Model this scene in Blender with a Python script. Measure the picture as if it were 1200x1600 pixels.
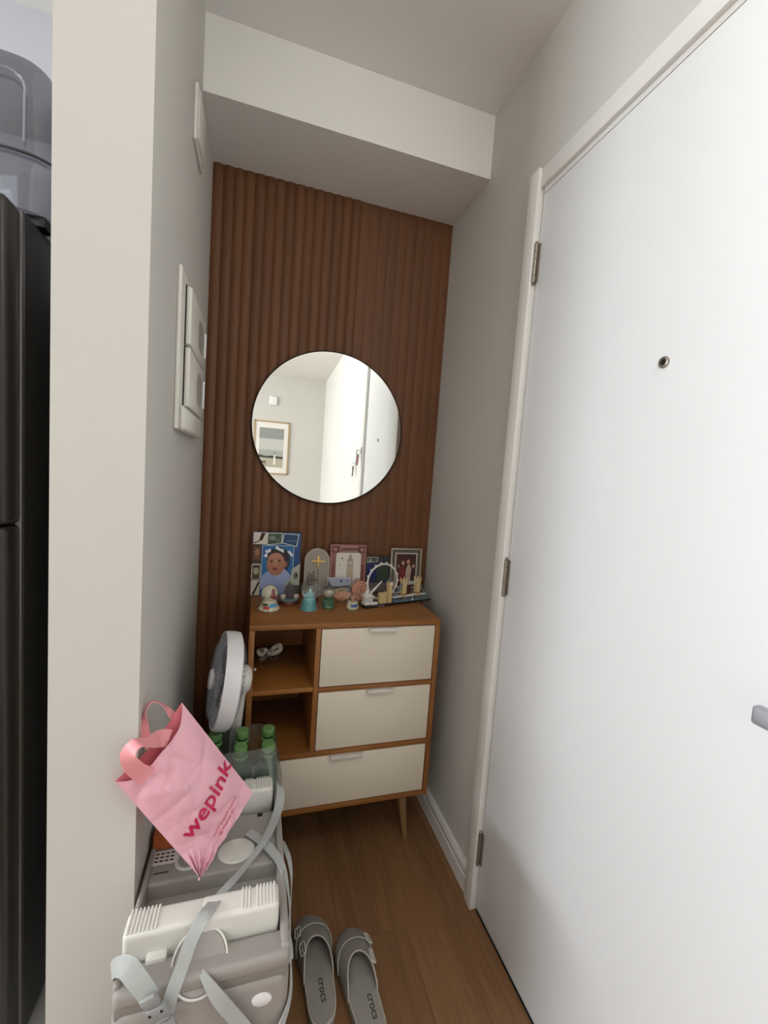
import bpy, bmesh, math, random
from mathutils import Vector, Matrix

random.seed(7)
for o in list(bpy.data.objects):
    bpy.data.objects.remove(o, do_unlink=True)
scene = bpy.context.scene
COL = scene.collection
PI = math.pi

# ------------------------------------------------------------------ camera
cam_d = bpy.data.cameras.new('camera')
cam_d.sensor_fit = 'HORIZONTAL'
cam_d.sensor_width = 36.0
cam_d.lens = 36.0 * 660.3 / 1200.0
cam_d.clip_start = 0.02
cam = bpy.data.objects.new('camera', cam_d)
COL.objects.link(cam)
RX, UX, FX = (Vector((0.95554858, -0.28623306, 0.07069337)), Vector((-0.04444855, 0.09717892, 0.9942739)),
              Vector((0.29146397, 0.95321923, -0.08013653)))
mw = Matrix.Identity(4)
for i in range(3):
    mw[i][0], mw[i][1], mw[i][2] = RX[i], UX[i], -FX[i]
mw[0][3], mw[1][3], mw[2][3] = 0.18785, -1.64526, 1.30012
cam.matrix_world = mw
scene.camera = cam

# ------------------------------------------------------------------ world, light, exposure
world = bpy.data.worlds.new('world')
scene.world = world
world.use_nodes = True
wn = world.node_tree.nodes
wn['Background'].inputs['Color'].default_value = (0.85, 0.92, 1.0, 1)
wn['Background'].inputs['Strength'].default_value = 1.0
vs = scene.view_settings
vs.view_transform = 'Standard'
vs.look = 'None'
vs.gamma = 1.0
vs.use_curve_mapping = False
vs.exposure = -0.17


def area_light(name, loc, direction, sx, sy, power, col):
    d = bpy.data.lights.new(name, 'AREA')
    d.shape = 'RECTANGLE'
    d.size, d.size_y = sx, sy
    d.energy = power
    d.color = col
    o = bpy.data.objects.new(name, d)
    COL.objects.link(o)
    o.location = loc
    o.rotation_euler = Vector(direction).to_track_quat('-Z', 'Z').to_euler()
    return o


# daylight entering through the balcony door on the left
WIN_A = (-1.50, -1.24, 0.75, 2.30)      # y0, y1, z0, z1 on the left wall
FILL_WIN_B = (-3.5, -1.7, 0.95, 2.25)        # x0, x1, z0, z1 on the kitchen wall; unseen window and lamp added to brighten the rear wall
area_light('daylight_balcony', (-3.97, (WIN_A[0] + WIN_A[1]) / 2, (WIN_A[2] + WIN_A[3]) / 2), (1, 0, 0),
           WIN_A[1] - WIN_A[0], WIN_A[3] - WIN_A[2], 106, (0.86, 0.945, 1.0))
area_light('fill_kitchen', ((FILL_WIN_B[0] + FILL_WIN_B[1]) / 2, -0.15, (FILL_WIN_B[2] + FILL_WIN_B[3]) / 2), (0, -1, 0),
           FILL_WIN_B[1] - FILL_WIN_B[0], FILL_WIN_B[3] - FILL_WIN_B[2], 102, (0.93, 0.97, 1.0))
FILL_WIN_C = (-2.4, -0.5, 1.30, 2.40)        # x0, x1, z0, z1 on the rear wall; unseen window and lamp added to brighten the niche
area_light('fill_rear', ((FILL_WIN_C[0] + FILL_WIN_C[1]) / 2, -3.97, (FILL_WIN_C[2] + FILL_WIN_C[3]) / 2), (0, 1, 0),
           FILL_WIN_C[1] - FILL_WIN_C[0], FILL_WIN_C[3] - FILL_WIN_C[2], 9, (0.93, 0.97, 1.0))

# ------------------------------------------------------------------ materials
MATS = {}


def principled(name, color, rough=0.5, metal=0.0, **kw):
    m = bpy.data.materials.new(name)
    m.use_nodes = True
    nt = m.node_tree
    b = nt.nodes['Principled BSDF']
    b.inputs['Base Color'].default_value = (*color, 1)
    b.inputs['Roughness'].default_value = rough
    b.inputs['Metallic'].default_value = metal
    for k, v in kw.items():
        b.inputs[k].default_value = v
    MATS[name] = m
    return m


def srgb(r, g, b):
    def f(c):
        c /= 255.0
        return c / 12.92 if c <= 0.04045 else ((c + 0.055) / 1.055) ** 2.4
    return (f(r), f(g), f(b))


def noisy(name, color, rough=0.5, var=0.06, scale=6.0, bump=0.0, bscale=60.0, metal=0.0, **kw):
    """plain surface with slight tone variation and fine relief"""
    m = principled(name, color, rough, metal, **kw)
    nt = m.node_tree
    b = nt.nodes['Principled BSDF']
    tc = nt.nodes.new('ShaderNodeTexCoord')
    n = nt.nodes.new('ShaderNodeTexNoise')
    n.inputs['Scale'].default_value = scale
    n.inputs['Detail'].default_value = 4
    nt.links.new(tc.outputs['Object'], n.inputs['Vector'])
    mr = nt.nodes.new('ShaderNodeMapRange')
    mr.inputs['From Min'].default_value = 0.3
    mr.inputs['From Max'].default_value = 0.7
    mr.inputs['To Min'].default_value = 1 - var
    mr.inputs['To Max'].default_value = 1 + var
    nt.links.new(n.outputs['Fac'], mr.inputs['Value'])
    mx = nt.nodes.new('ShaderNodeVectorMath')
    mx.operation = 'SCALE'
    mx.inputs[0].default_value = color
    nt.links.new(mr.outputs['Result'], mx.inputs['Scale'])
    nt.links.new(mx.outputs['Vector'], b.inputs['Base Color'])
    if bump:
        n2 = nt.nodes.new('ShaderNodeTexNoise')
        n2.inputs['Scale'].default_value = bscale
        n2.inputs['Detail'].default_value = 3
        nt.links.new(tc.outputs['Object'], n2.inputs['Vector'])
        bp = nt.nodes.new('ShaderNodeBump')
        bp.inputs['Strength'].default_value = bump
        bp.inputs['Distance'].default_value = 0.002
        nt.links.new(n2.outputs['Fac'], bp.inputs['Height'])
        nt.links.new(bp.outputs['Normal'], b.inputs['Normal'])
    return m


def wood(name, c1, c2, axis='Y', rough=0.45, scale=9.0, stretch=0.06, rnd=0.18, bump=0.08):
    """wood grain that runs along an axis, tone shifted a little from board to board"""
    m = principled(name, c1, rough)
    nt = m.node_tree
    b = nt.nodes['Principled BSDF']
    tc = nt.nodes.new('ShaderNodeTexCoord')
    oi = nt.nodes.new('ShaderNodeObjectInfo')
    add = nt.nodes.new('ShaderNodeVectorMath')
    add.operation = 'ADD'
    sc = nt.nodes.new('ShaderNodeVectorMath')
    sc.operation = 'SCALE'
    sc.inputs[0].default_value = (13.1, 7.7, 5.3)
    nt.links.new(oi.outputs['Random'], sc.inputs['Scale'])
    nt.links.new(tc.outputs['Object'], add.inputs[0])
    nt.links.new(sc.outputs['Vector'], add.inputs[1])
    mp = nt.nodes.new('ShaderNodeMapping')
    s = [1.0, 1.0, 1.0]
    s['XYZ'.index(axis)] = stretch
    mp.inputs['Scale'].default_value = s
    nt.links.new(add.outputs['Vector'], mp.inputs['Vector'])
    n = nt.nodes.new('ShaderNodeTexNoise')
    n.inputs['Scale'].default_value = scale
    n.inputs['Detail'].default_value = 6
    n.inputs['Roughness'].default_value = 0.62
    n.inputs['Distortion'].default_value = 0.6
    nt.links.new(mp.outputs['Vector'], n.inputs['Vector'])
    n2 = nt.nodes.new('ShaderNodeTexNoise')
    n2.inputs['Scale'].default_value = scale * 14
    n2.inputs['Detail'].default_value = 2
    nt.links.new(mp.outputs['Vector'], n2.inputs['Vector'])
    mixf = nt.nodes.new('ShaderNodeMix')
    mixf.inputs['Factor'].default_value = 0.35
    nt.links.new(n.outputs['Fac'], mixf.inputs['A'])
    nt.links.new(n2.outputs['Fac'], mixf.inputs['B'])
    cr = nt.nodes.new('ShaderNodeValToRGB')
    cr.color_ramp.elements[0].position = 0.36
    cr.color_ramp.elements[1].position = 0.64
    cr.color_ramp.elements[0].color = (*c2, 1)
    cr.color_ramp.elements[1].color = (*c1, 1)
    nt.links.new(mixf.outputs['Result'], cr.inputs['Fac'])
    mr = nt.nodes.new('ShaderNodeMapRange')
    mr.inputs['To Min'].default_value = 1 - rnd / 2
    mr.inputs['To Max'].default_value = 1 + rnd / 2
    nt.links.new(oi.outputs['Random'], mr.inputs['Value'])
    vm = nt.nodes.new('ShaderNodeVectorMath')
    vm.operation = 'SCALE'
    nt.links.new(cr.outputs['Color'], vm.inputs[0])
    nt.links.new(mr.outputs['Result'], vm.inputs['Scale'])
    nt.links.new(vm.outputs['Vector'], b.inputs['Base Color'])
    bp = nt.nodes.new('ShaderNodeBump')
    bp.inputs['Strength'].default_value = bump
    bp.inputs['Distance'].default_value = 0.001
    nt.links.new(n2.outputs['Fac'], bp.inputs['Height'])
    nt.links.new(bp.outputs['Normal'], b.inputs['Normal'])
    return m


def clear(name, tint, gloss=0.12, rough=0.05, body=0.0, bodycol=(0.8, 0.8, 0.8)):
    """thin see-through plastic or glass: tinted transparency under a light gloss"""
    m = bpy.data.materials.new(name)
    m.use_nodes = True
    nt = m.node_tree
    nt.nodes.clear()
    out = nt.nodes.new('ShaderNodeOutputMaterial')
    tr = nt.nodes.new('ShaderNodeBsdfTransparent')
    tr.inputs['Color'].default_value = (*tint, 1)
    gl = nt.nodes.new('ShaderNodeBsdfGlossy')
    gl.inputs['Roughness'].default_value = rough
    gl.inputs['Color'].default_value = (1, 1, 1, 1)
    lw = nt.nodes.new('ShaderNodeLayerWeight')
    lw.inputs['Blend'].default_value = 0.25
    mr = nt.nodes.new('ShaderNodeMapRange')
    mr.inputs['To Min'].default_value = gloss * 0.5
    mr.inputs['To Max'].default_value = min(1.0, gloss * 4)
    nt.links.new(lw.outputs['Fresnel'], mr.inputs['Value'])
    mx = nt.nodes.new('ShaderNodeMixShader')
    nt.links.new(mr.outputs['Result'], mx.inputs['Fac'])
    last = tr
    if body:
        df = nt.nodes.new('ShaderNodeBsdfDiffuse')
        df.inputs['Color'].default_value = (*bodycol, 1)
        m2 = nt.nodes.new('ShaderNodeMixShader')
        m2.inputs['Fac'].default_value = body
        nt.links.new(tr.outputs[0], m2.inputs[1])
        nt.links.new(df.outputs[0], m2.inputs[2])
        last = m2
    nt.links.new(last.outputs[0], mx.inputs[1])
    nt.links.new(gl.outputs[0], mx.inputs[2])
    nt.links.new(mx.outputs[0], out.inputs['Surface'])
    MATS[name] = m
    return m


noisy('wall_paint', srgb(205, 202, 196), 0.85, 0.012, 3.0, 0.05, 90)
noisy('ceiling_paint', srgb(238, 236, 232), 0.9, 0.01, 3.0, 0.04, 90)
noisy('white_wall_paint', srgb(238, 237, 232), 0.6, 0.01, 3.0)
noisy('kitchen_paint', srgb(204, 203, 210), 0.8, 0.01, 3.0)
noisy('door_white', srgb(229, 229, 230), 0.5, 0.008, 2.0, 0.02, 30)
noisy('trim_white', srgb(232, 229, 224), 0.4, 0.01, 3.0)
wood('slat_wood', srgb(116, 73, 42), srgb(96, 58, 31), 'Z', 0.6, 14, 0.05, 0.10)
wood('floor_wood', srgb(142, 102, 67), srgb(116, 82, 51), 'Y', 0.5, 8, 0.07, 0.06)
wood('cabinet_wood', srgb(152, 99, 47), srgb(130, 81, 36), 'X', 0.4, 7, 0.08, 0.04)
wood('cabinet_wood_vertical', srgb(152, 99, 47), srgb(130, 81, 36), 'Z', 0.4, 7, 0.08, 0.04)
wood('leg_wood', srgb(150, 118, 80), srgb(128, 98, 64), 'Z', 0.45, 9, 0.1, 0.04)
noisy('drawer_cream', srgb(222, 211, 192), 0.38, 0.008, 2.0)
principled('dark_gap', srgb(28, 24, 20), 0.8)
principled('aluminium', srgb(224, 220, 214), 0.4, 0.35)
principled('hinge_metal', srgb(146, 138, 126), 0.38, 0.6)
principled('satin_metal', srgb(186, 188, 196), 0.5, 0.7)
principled('black_metal', srgb(34, 32, 30), 0.4, 0.6)
principled('mirror_silver', (0.93, 0.93, 0.88), 0.0, 1.0)
noisy('white_plastic', srgb(226, 223, 216), 0.38, 0.01, 5)
noisy('pure_white_plastic', srgb(236, 234, 236), 0.35, 0.01, 5)
noisy('panel_window', srgb(172, 170, 164), 0.3, 0.01, 5)
noisy('booster_grey', srgb(160, 154, 149), 0.42, 0.02, 8, 0.06, 240)
noisy('booster_grey_dark', srgb(138, 132, 127), 0.5, 0.02, 8)
noisy('strap_grey', srgb(178, 180, 178), 0.75, 0.05, 40, 0.3, 700)
noisy('buckle_grey', srgb(150, 152, 152), 0.4, 0.02, 20)
noisy('fridge_dark', srgb(46, 42, 39), 0.35, 0.02, 4, 0.0, metal=0.3)
principled('fridge_edge', srgb(120, 117, 114), 0.3, 0.8)
clear('smoky_plastic', (0.52, 0.52, 0.55), 0.13, 0.06, 0.16, srgb(110, 110, 120))
clear('clear_glass', (0.96, 0.97, 0.97), 0.10, 0.02)
clear('clear_film', (0.80, 0.84, 0.80), 0.14, 0.12, 0.16, srgb(200, 208, 200))
clear('clear_grille', (0.75, 0.76, 0.80), 0.12, 0.1, 0.30, srgb(190, 190, 200))
principled('bottle_green', srgb(24, 92, 58), 0.12, 0.0, **{'Transmission Weight': 0.25, 'Coat Weight': 0.4})
noisy('cap_green', srgb(104, 146, 84), 0.4, 0.03, 30)
noisy('tile_light', srgb(205, 202, 198), 0.3, 0.02, 4)
noisy('crate_brown', srgb(58, 44, 36), 0.6, 0.15, 30, 0.3, 200)
noisy('crate_brown_light', srgb(86, 68, 54), 0.6, 0.15, 30, 0.3, 200)
noisy('clog_grey', srgb(140, 135, 128), 0.8, 0.05, 30, 0.2, 400)
noisy('clog_insole', srgb(150, 145, 138), 0.85, 0.05, 30, 0.15, 400)
noisy('clog_piping', srgb(190, 184, 174), 0.7, 0.03, 30)
principled('print_dark', srgb(58, 52, 50), 0.7)
principled('print_red', srgb(190, 12, 72), 0.5)
noisy('orange_card', srgb(186, 98, 48), 0.6, 0.08, 30)
noisy('lego_tan', srgb(214, 190, 138), 0.35, 0.04, 60)
principled('lego_white', srgb(232, 228, 222), 0.35)
principled('lego_black', srgb(26, 25, 25), 0.3)
principled('lego_grey', srgb(100, 104, 104), 0.4)
principled('lego_blue', srgb(112, 138, 150), 0.4)
principled('lego_brown', srgb(90, 52, 46), 0.4)


def flatmat(r, g, b, rough=0.6):
    k = 'print_%d_%d_%d' % (r, g, b)
    if k not in MATS:
        principled(k, srgb(r, g, b), rough)
    return k


# pink shopping bag: thin plastic that lets some light through
m = noisy('bag_pink', srgb(230, 174, 188), 0.34, 0.05, 9, 0.25, 26)
m.node_tree.nodes['Principled BSDF'].inputs['Subsurface Weight'].default_value = 0.25
m.node_tree.nodes['Principled BSDF'].inputs['Subsurface Radius'].default_value = (0.02, 0.01, 0.01)
m.node_tree.nodes['Principled BSDF'].inputs['Subsurface Scale'].default_value = 0.3
m = noisy('bag_strap_pink', srgb(238, 156, 162), 0.5, 0.04, 12)
noisy('bag_inner_pink', srgb(226, 120, 132), 0.5, 0.05, 12)


# ------------------------------------------------------------------ mesh helpers
def finish(name, bm, mat, parent=None, smooth=35.0, loc=None, rot=None):
    bmesh.ops.recalc_face_normals(bm, faces=bm.faces[:])
    me = bpy.data.meshes.new(name)
    bm.to_mesh(me)
    bm.free()
    if smooth:
        me.shade_smooth()
        me.set_sharp_from_angle(angle=math.radians(smooth))
    o = bpy.data.objects.new(name, me)
    COL.objects.link(o)
    if mat:
        me.materials.append(MATS[mat])
    if parent is not None:
        o.parent = parent
    if loc is not None:
        o.location = loc
    if rot is not None:
        o.rotation_euler = rot
    return o


def empty(name, loc=(0, 0, 0), rot=(0, 0, 0)):
    o = bpy.data.objects.new(name, None)
    o.empty_display_size = 0.05
    COL.objects.link(o)
    o.location = loc
    o.rotation_euler = rot
    return o


def tag(o, label, cat, group=None):
    o['label'] = label
    o['category'] = cat
    if group:
        o['group'] = group
    return o


def struct(o):
    o['kind'] = 'structure'
    return o


def bbox(bm, x0, x1, y0, y1, z0, z1, bevel=0.0, seg=2, mtx=None):
    t = bmesh.new()
    vs_ = [t.verts.new(p) for p in ((x0, y0, z0), (x1, y0, z0), (x1, y1, z0), (x0, y1, z0),
                                    (x0, y0, z1), (x1, y0, z1), (x1, y1, z1), (x0, y1, z1))]
    for f in ((3, 2, 1, 0), (4, 5, 6, 7), (0, 1, 5, 4), (1, 2, 6, 5), (2, 3, 7, 6), (3, 0, 4, 7)):
        t.faces.new([vs_[i] for i in f])
    if bevel > 0:
        bmesh.ops.bevel(t, geom=t.edges[:], offset=bevel, segments=seg, profile=0.5, affect='EDGES')
    if mtx is not None:
        t.transform(mtx)
    merge(bm, t)


def merge(bm, t):
    me = bpy.data.meshes.new('tmp')
    t.to_mesh(me)
    t.free()
    bm.from_mesh(me)
    bpy.data.meshes.remove(me)


def box(name, mat, parent, x0, x1, y0, y1, z0, z1, bevel=0.0, seg=2, **kw):
    bm = bmesh.new()
    bbox(bm, x0, x1, y0, y1, z0, z1, bevel, seg)
    return finish(name, bm, mat, parent, **kw)


def prism(bm, pts, y0, y1, mtx=None, bevel=0.0):
    """polygon in local x-z extruded along y"""
    t = bmesh.new()
    a = [t.verts.new((p[0], y0, p[1])) for p in pts]
    b = [t.verts.new((p[0], y1, p[1])) for p in pts]
    n = len(pts)
    t.faces.new(a)
    t.faces.new(b[::-1])
    for i in range(n):
        t.faces.new([a[i], b[i], b[(i + 1) % n], a[(i + 1) % n]])
    if bevel:
        bmesh.ops.bevel(t, geom=t.edges[:], offset=bevel, segments=2, profile=0.5, affect='EDGES')
    if mtx is not None:
        t.transform(mtx)
    merge(bm, t)


def lathe(bm, prof, n=24, mtx=None, close=True):
    """profile (r, z) turned about z"""
    t = bmesh.new()
    rings = []
    for r, z in prof:
        if r < 1e-6:
            rings.append([t.verts.new((0, 0, z))])
        else:
            rings.append([t.verts.new((r * math.cos(2 * PI * k / n), r * math.sin(2 * PI * k / n), z)) for k in range(n)])
    for A, B in zip(rings, rings[1:]):
        if len(A) == 1 and len(B) == 1:
            continue
        for k in range(n):
            k2 = (k + 1) % n
            if len(A) == 1:
                t.faces.new([A[0], B[k2], B[k]])
            elif len(B) == 1:
                t.faces.new([A[k], A[k2], B[0]])
            else:
                t.faces.new([A[k], A[k2], B[k2], B[k]])
    if close:
        for Rg in (rings[0], rings[-1]):
            if len(Rg) > 2:
                t.faces.new(Rg)
    if mtx is not None:
        t.transform(mtx)
    merge(bm, t)


def turned(name, mat, parent, prof, n=24, loc=None, rot=None, smooth=35.0, close=True):
    bm = bmesh.new()
    lathe(bm, prof, n, None, close)
    return finish(name, bm, mat, parent, smooth, loc, rot)


def catmull(P, sub=6):
    P = [Vector(p) for p in P]
    out = []
    n = len(P)
    for i in range(n - 1):
        p0, p1, p2, p3 = P[max(i - 1, 0)], P[i], P[i + 1], P[min(i + 2, n - 1)]
        for k in range(sub):
            t = k / sub
            out.append(0.5 * ((2 * p1) + (p2 - p0) * t + (2 * p0 - 5 * p1 + 4 * p2 - p3) * t * t
                              + (3 * p1 - p0 - 3 * p2 + p3) * t ** 3))
    out.append(P[-1].copy())
    return out


def tube(bm, pts, r, n=8, sub=0, closed=False):
    P = catmull(pts, sub) if sub else [Vector(p) for p in pts]
    m_ = len(P)
    rad = list(r) if isinstance(r, (list, tuple)) else [r] * m_
    if len(rad) != m_:
        rad = [rad[min(int(i * (len(rad) - 1) / (m_ - 1)), len(rad) - 2)] * (1 - (i * (len(rad) - 1) / (m_ - 1)) % 1.0 if i < m_ - 1 else 0.0)
               + rad[min(int(i * (len(rad) - 1) / (m_ - 1)) + 1, len(rad) - 1)] * ((i * (len(rad) - 1) / (m_ - 1)) % 1.0 if i < m_ - 1 else 1.0) for i in range(m_)]
    t = bmesh.new()
    T = []
    for i in range(m_):
        a = P[(i - 1) % m_] if closed or i > 0 else P[i]
        b = P[(i + 1) % m_] if closed or i < m_ - 1 else P[i]
        T.append((b - a).normalized())
    up = Vector((0, 0, 1)) if abs(T[0].z) < 0.9 else Vector((1, 0, 0))
    N = (up - T[0] * up.dot(T[0])).normalized()
    rings = []
    for i in range(m_):
        N = (N - T[i] * N.dot(T[i])).normalized()
        B = T[i].cross(N)
        rings.append([t.verts.new(P[i] + (N * math.cos(2 * PI * k / n) + B * math.sin(2 * PI * k / n)) * rad[i]) for k in range(n)])
    pairs = list(zip(rings, rings[1:]))
    if closed:
        pairs.append((rings[-1], rings[0]))
    for A, Bq in pairs:
        for k in range(n):
            t.faces.new([A[k], A[(k + 1) % n], Bq[(k + 1) % n], Bq[k]])
    if not closed:
        t.faces.new(rings[0][::-1])
        t.faces.new(rings[-1])
    merge(bm, t)


def ribbon(bm, pts, normals, width, thick=0.0016, sub=7):
    """flat webbing along a path; normals give the direction its face looks to"""
    P = catmull(pts, sub)
    Nn = catmull(normals, sub)
    W_ = catmull([(w, 0, 0) for w in width], sub) if isinstance(width, (list, tuple)) else None
    t = bmesh.new()
    rows = []
    m_ = len(P)
    for i in range(m_):
        T = (P[min(i + 1, m_ - 1)] - P[max(i - 1, 0)]).normalized()
        N = (Nn[i] - T * Nn[i].dot(T)).normalized()
        S = T.cross(N) * ((W_[i].x if W_ else width) / 2)
        h = N * (thick / 2)
        rows.append([t.verts.new(q) for q in (P[i] + S + h, P[i] - S + h, P[i] - S - h, P[i] + S - h)])
    for A, B in zip(rows, rows[1:]):
        for k in range(4):
            t.faces.new([A[k], A[(k + 1) % 4], B[(k + 1) % 4], B[k]])
    t.faces.new(rows[0][::-1])
    t.faces.new(rows[-1])
    merge(bm, t)


def torus(bm, R, r, n=40, m_=8, mtx=None, a0=0.0, a1=2 * PI):
    full = abs(a1 - a0 - 2 * PI) < 1e-6
    cnt = n if full else n + 1
    pts = [Vector((R * math.cos(a0 + (a1 - a0) * k / n), R * math.sin(a0 + (a1 - a0) * k / n), 0)) for k in range(cnt)]
    t = bmesh.new()
    tube(t, pts, r, m_, 0, full)
    if mtx is not None:
        t.transform(mtx)
    merge(bm, t)


def text_bm(s, size, bold=0.0, extrude=0.0003, align='CENTER', spacing=1.0):
    cu = bpy.data.curves.new('txt', 'FONT')
    cu.body = s
    cu.size = size
    cu.align_x = align
    cu.offset = bold
    cu.extrude = extrude
    cu.resolution_u = 3
    cu.space_character = spacing
    o = bpy.data.objects.new('txt', cu)
    COL.objects.link(o)
    dg = bpy.context.evaluated_depsgraph_get()
    me = bpy.data.meshes.new_from_object(o.evaluated_get(dg))
    bpy.data.objects.remove(o, do_unlink=True)
    bpy.data.curves.remove(cu)
    t = bmesh.new()
    t.from_mesh(me)
    bpy.data.meshes.remove(me)
    return t


def align_z(v):
    """rotation matrix that turns +z to v"""
    return Vector(v).to_track_quat('Z', 'Y').to_matrix().to_4x4()


def ell(cx, cy, rx, ry, n=20, rot=0.0):
    c, s = math.cos(rot), math.sin(rot)
    return [(cx + rx * math.cos(2 * PI * k / n) * c - ry * math.sin(2 * PI * k / n) * s,
             cy + rx * math.cos(2 * PI * k / n) * s + ry * math.sin(2 * PI * k / n) * c) for k in range(n)]


def rc(x0, x1, z0, z1):
    return [(x0, z0), (x1, z0), (x1, z1), (x0, z1)]


def rrect(x0, x1, z0, z1, r, n=5):
    pts = []
    for cx, cz, a in ((x1 - r, z1 - r, 0), (x0 + r, z1 - r, PI / 2), (x0 + r, z0 + r, PI), (x1 - r, z0 + r, 1.5 * PI)):
        for k in range(n + 1):
            t = a + (PI / 2) * k / n
            pts.append((cx + r * math.cos(t), cz + r * math.sin(t)))
    return pts


def copy_tree(o, parent=None):
    c = o.copy()
    COL.objects.link(c)
    c.parent = parent
    for ch in o.children:
        copy_tree(ch, c)
    return c


# ------------------------------------------------------------------ room dimensions
W = 0.8926          # niche width: right wall plane
H = 2.5218          # ceiling
HS = 2.3214         # underside of the soffit
DS = 0.2867         # soffit depth
LP = 0.8125         # end of the partition wall
WP = 0.141          # its thickness
XL, YR = -4.0, -4.0  # window wall and rear wall of the room
KY = -0.12          # kitchen back wall

# ------------------------------------------------------------------ floor
fl = struct(box('floor', 'dark_gap', None, XL - 0.1, W + 0.1, YR - 0.1, 0.1, -0.06, -0.012))
pw, pl = 0.192, 1.25
bm = bmesh.new()
bbox(bm, -pw / 2 + 0.0002, pw / 2 - 0.0002, -pl / 2 + 0.0002, pl / 2 - 0.0002, -0.012, 0.0, 0.0005, 1)
plank0 = finish('plank', bm, 'floor_wood', fl)
first = True
col = 0
x = W - pw / 2 - 0.04
while x > XL:
    off = [0.0, 0.55, 0.9, 0.3][col % 4]
    y = 0.10 - pl / 2 + off
    while y > YR - pl / 2:
        kitchen = x < -WP - 0.05 and y > -1.2
        if not kitchen and y - pl / 2 < 0.1:
            o = plank0 if first else plank0.copy()
            if not first:
                COL.objects.link(o)
            o.location = (x, y, 0)
            first = False
        y -= pl
    x -= pw
    col += 1
for y in (-0.52, -1.77, -3.02, -4.0):
    o = plank0.copy()          # boards that run under the right wall
    COL.objects.link(o)
    o.location = (W - 0.04 + pw / 2, y, 0 if y > -3.5 else -0.0003)
struct(box('floor_kitchen', 'tile_light', None, XL, -WP, -1.16, KY, -0.012, 0.001))

# ------------------------------------------------------------------ walls, ceiling, soffit
struct(box('ceiling', 'ceiling_paint', None, XL - 0.1, W + 0.1, YR - 0.1, 0.1, H, H + 0.1))
struct(box('trim_1', 'ceiling_paint', None, 0.0, W, -DS, 0.0, HS, H - 0.0005))
wb = struct(box('wall_back', 'dark_gap', None, -WP, W + 0.1, 0.012, 0.1, 0, H))
struct(box('wall_partition', 'wall_paint', None, -WP, 0.0, -LP, 0.012, 0, H))
bm = bmesh.new()
bbox(bm, XL, FILL_WIN_C[0], YR - 0.1, YR, 0, H)
bbox(bm, FILL_WIN_C[1], W + 0.1, YR - 0.1, YR, 0, H)
bbox(bm, FILL_WIN_C[0], FILL_WIN_C[1], YR - 0.1, YR, 0, FILL_WIN_C[2])
bbox(bm, FILL_WIN_C[0], FILL_WIN_C[1], YR - 0.1, YR, FILL_WIN_C[3], H)
struct(finish('wall_rear', bm, 'wall_paint'))
# kitchen wall with the opening of the added window
bm = bmesh.new()
bbox(bm, XL, FILL_WIN_B[0], KY, KY + 0.1, 0, H)
bbox(bm, FILL_WIN_B[1], -WP, KY, KY + 0.1, 0, H)
bbox(bm, FILL_WIN_B[0], FILL_WIN_B[1], KY, KY + 0.1, 0, FILL_WIN_B[2])
bbox(bm, FILL_WIN_B[0], FILL_WIN_B[1], KY, KY + 0.1, FILL_WIN_B[3], H)
struct(finish('wall_kitchen', bm, 'kitchen_paint'))
bm = bmesh.new()
bbox(bm, XL - 0.1, XL, YR, WIN_A[0], 0, H)
bbox(bm, XL - 0.1, XL, WIN_A[1], KY + 0.1, 0, H)
bbox(bm, XL - 0.1, XL, WIN_A[0], WIN_A[1], 0, WIN_A[2])
bbox(bm, XL - 0.1, XL, WIN_A[0], WIN_A[1], WIN_A[3], H)
struct(finish('wall_left', bm, 'wall_paint'))
# window frames and panes
wa = struct(empty('window_1', (XL, (WIN_A[0] + WIN_A[1]) / 2, WIN_A[2])))
wbw = struct(empty('fill_window_2', ((FILL_WIN_B[0] + FILL_WIN_B[1]) / 2, KY + 0.125, FILL_WIN_B[2])))  # unseen kitchen window, added to carry the rear wall's fill light
hy = (WIN_A[1] - WIN_A[0]) / 2
hz = WIN_A[3] - WIN_A[2]
bm = bmesh.new()
for a in (-hy, -0.02, hy - 0.04):
    bbox(bm, -0.08, -0.045, a, a + 0.04, 0, hz)
for a in (0, hz - 0.04):
    bbox(bm, -0.08, -0.045, -hy, hy, a, a + 0.04)
finish('window_frame', bm, 'trim_white', wa)
box('pane', 'clear_glass', wa, -0.066, -0.06, -hy + 0.04, -0.02, 0.04, hz - 0.04)
box('pane', 'clear_glass', wa, -0.066, -0.06, 0.02, hy - 0.04, 0.04, hz - 0.04)
wcw = struct(empty('fill_window_3', ((FILL_WIN_C[0] + FILL_WIN_C[1]) / 2, YR, FILL_WIN_C[2])))  # unseen rear window, added to carry the niche's fill light
for WN, wo in ((FILL_WIN_B, wbw), (FILL_WIN_C, wcw)):
    hx = (WN[1] - WN[0]) / 2
    hz = WN[3] - WN[2]
    bm = bmesh.new()
    for a in (-hx, -0.02, hx - 0.04):
        bbox(bm, a, a + 0.04, -0.08, -0.045, 0, hz)
    for a in (0, hz - 0.04):
        bbox(bm, -hx, hx, -0.08, -0.045, a, a + 0.04)
    finish('window_frame', bm, 'trim_white', wo)
    box('pane', 'clear_glass', wo, -hx + 0.04, -0.02, -0.066, -0.06, 0.04, hz - 0.04)
    box('pane', 'clear_glass', wo, 0.02, hx - 0.04, -0.066, -0.06, 0.04, hz - 0.04)

# right wall with the door opening
DY0, DY1, DZ = -0.607, -1.397, 2.086      # door leaf edges and top
bm = bmesh.new()
bbox(bm, W, W + 0.1, DY0 + 0.004, 0.1, 0, H)
bbox(bm, W, W + 0.1, -1.46, DY0 + 0.004, 2.101, H)
struct(finish('wall_right', bm, 'wall_paint'))
bm = bmesh.new()
bbox(bm, W - 0.001, W + 0.1, YR, -1.40, 0, H)
struct(finish('wall_right_white', bm, 'white_wall_paint'))

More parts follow.
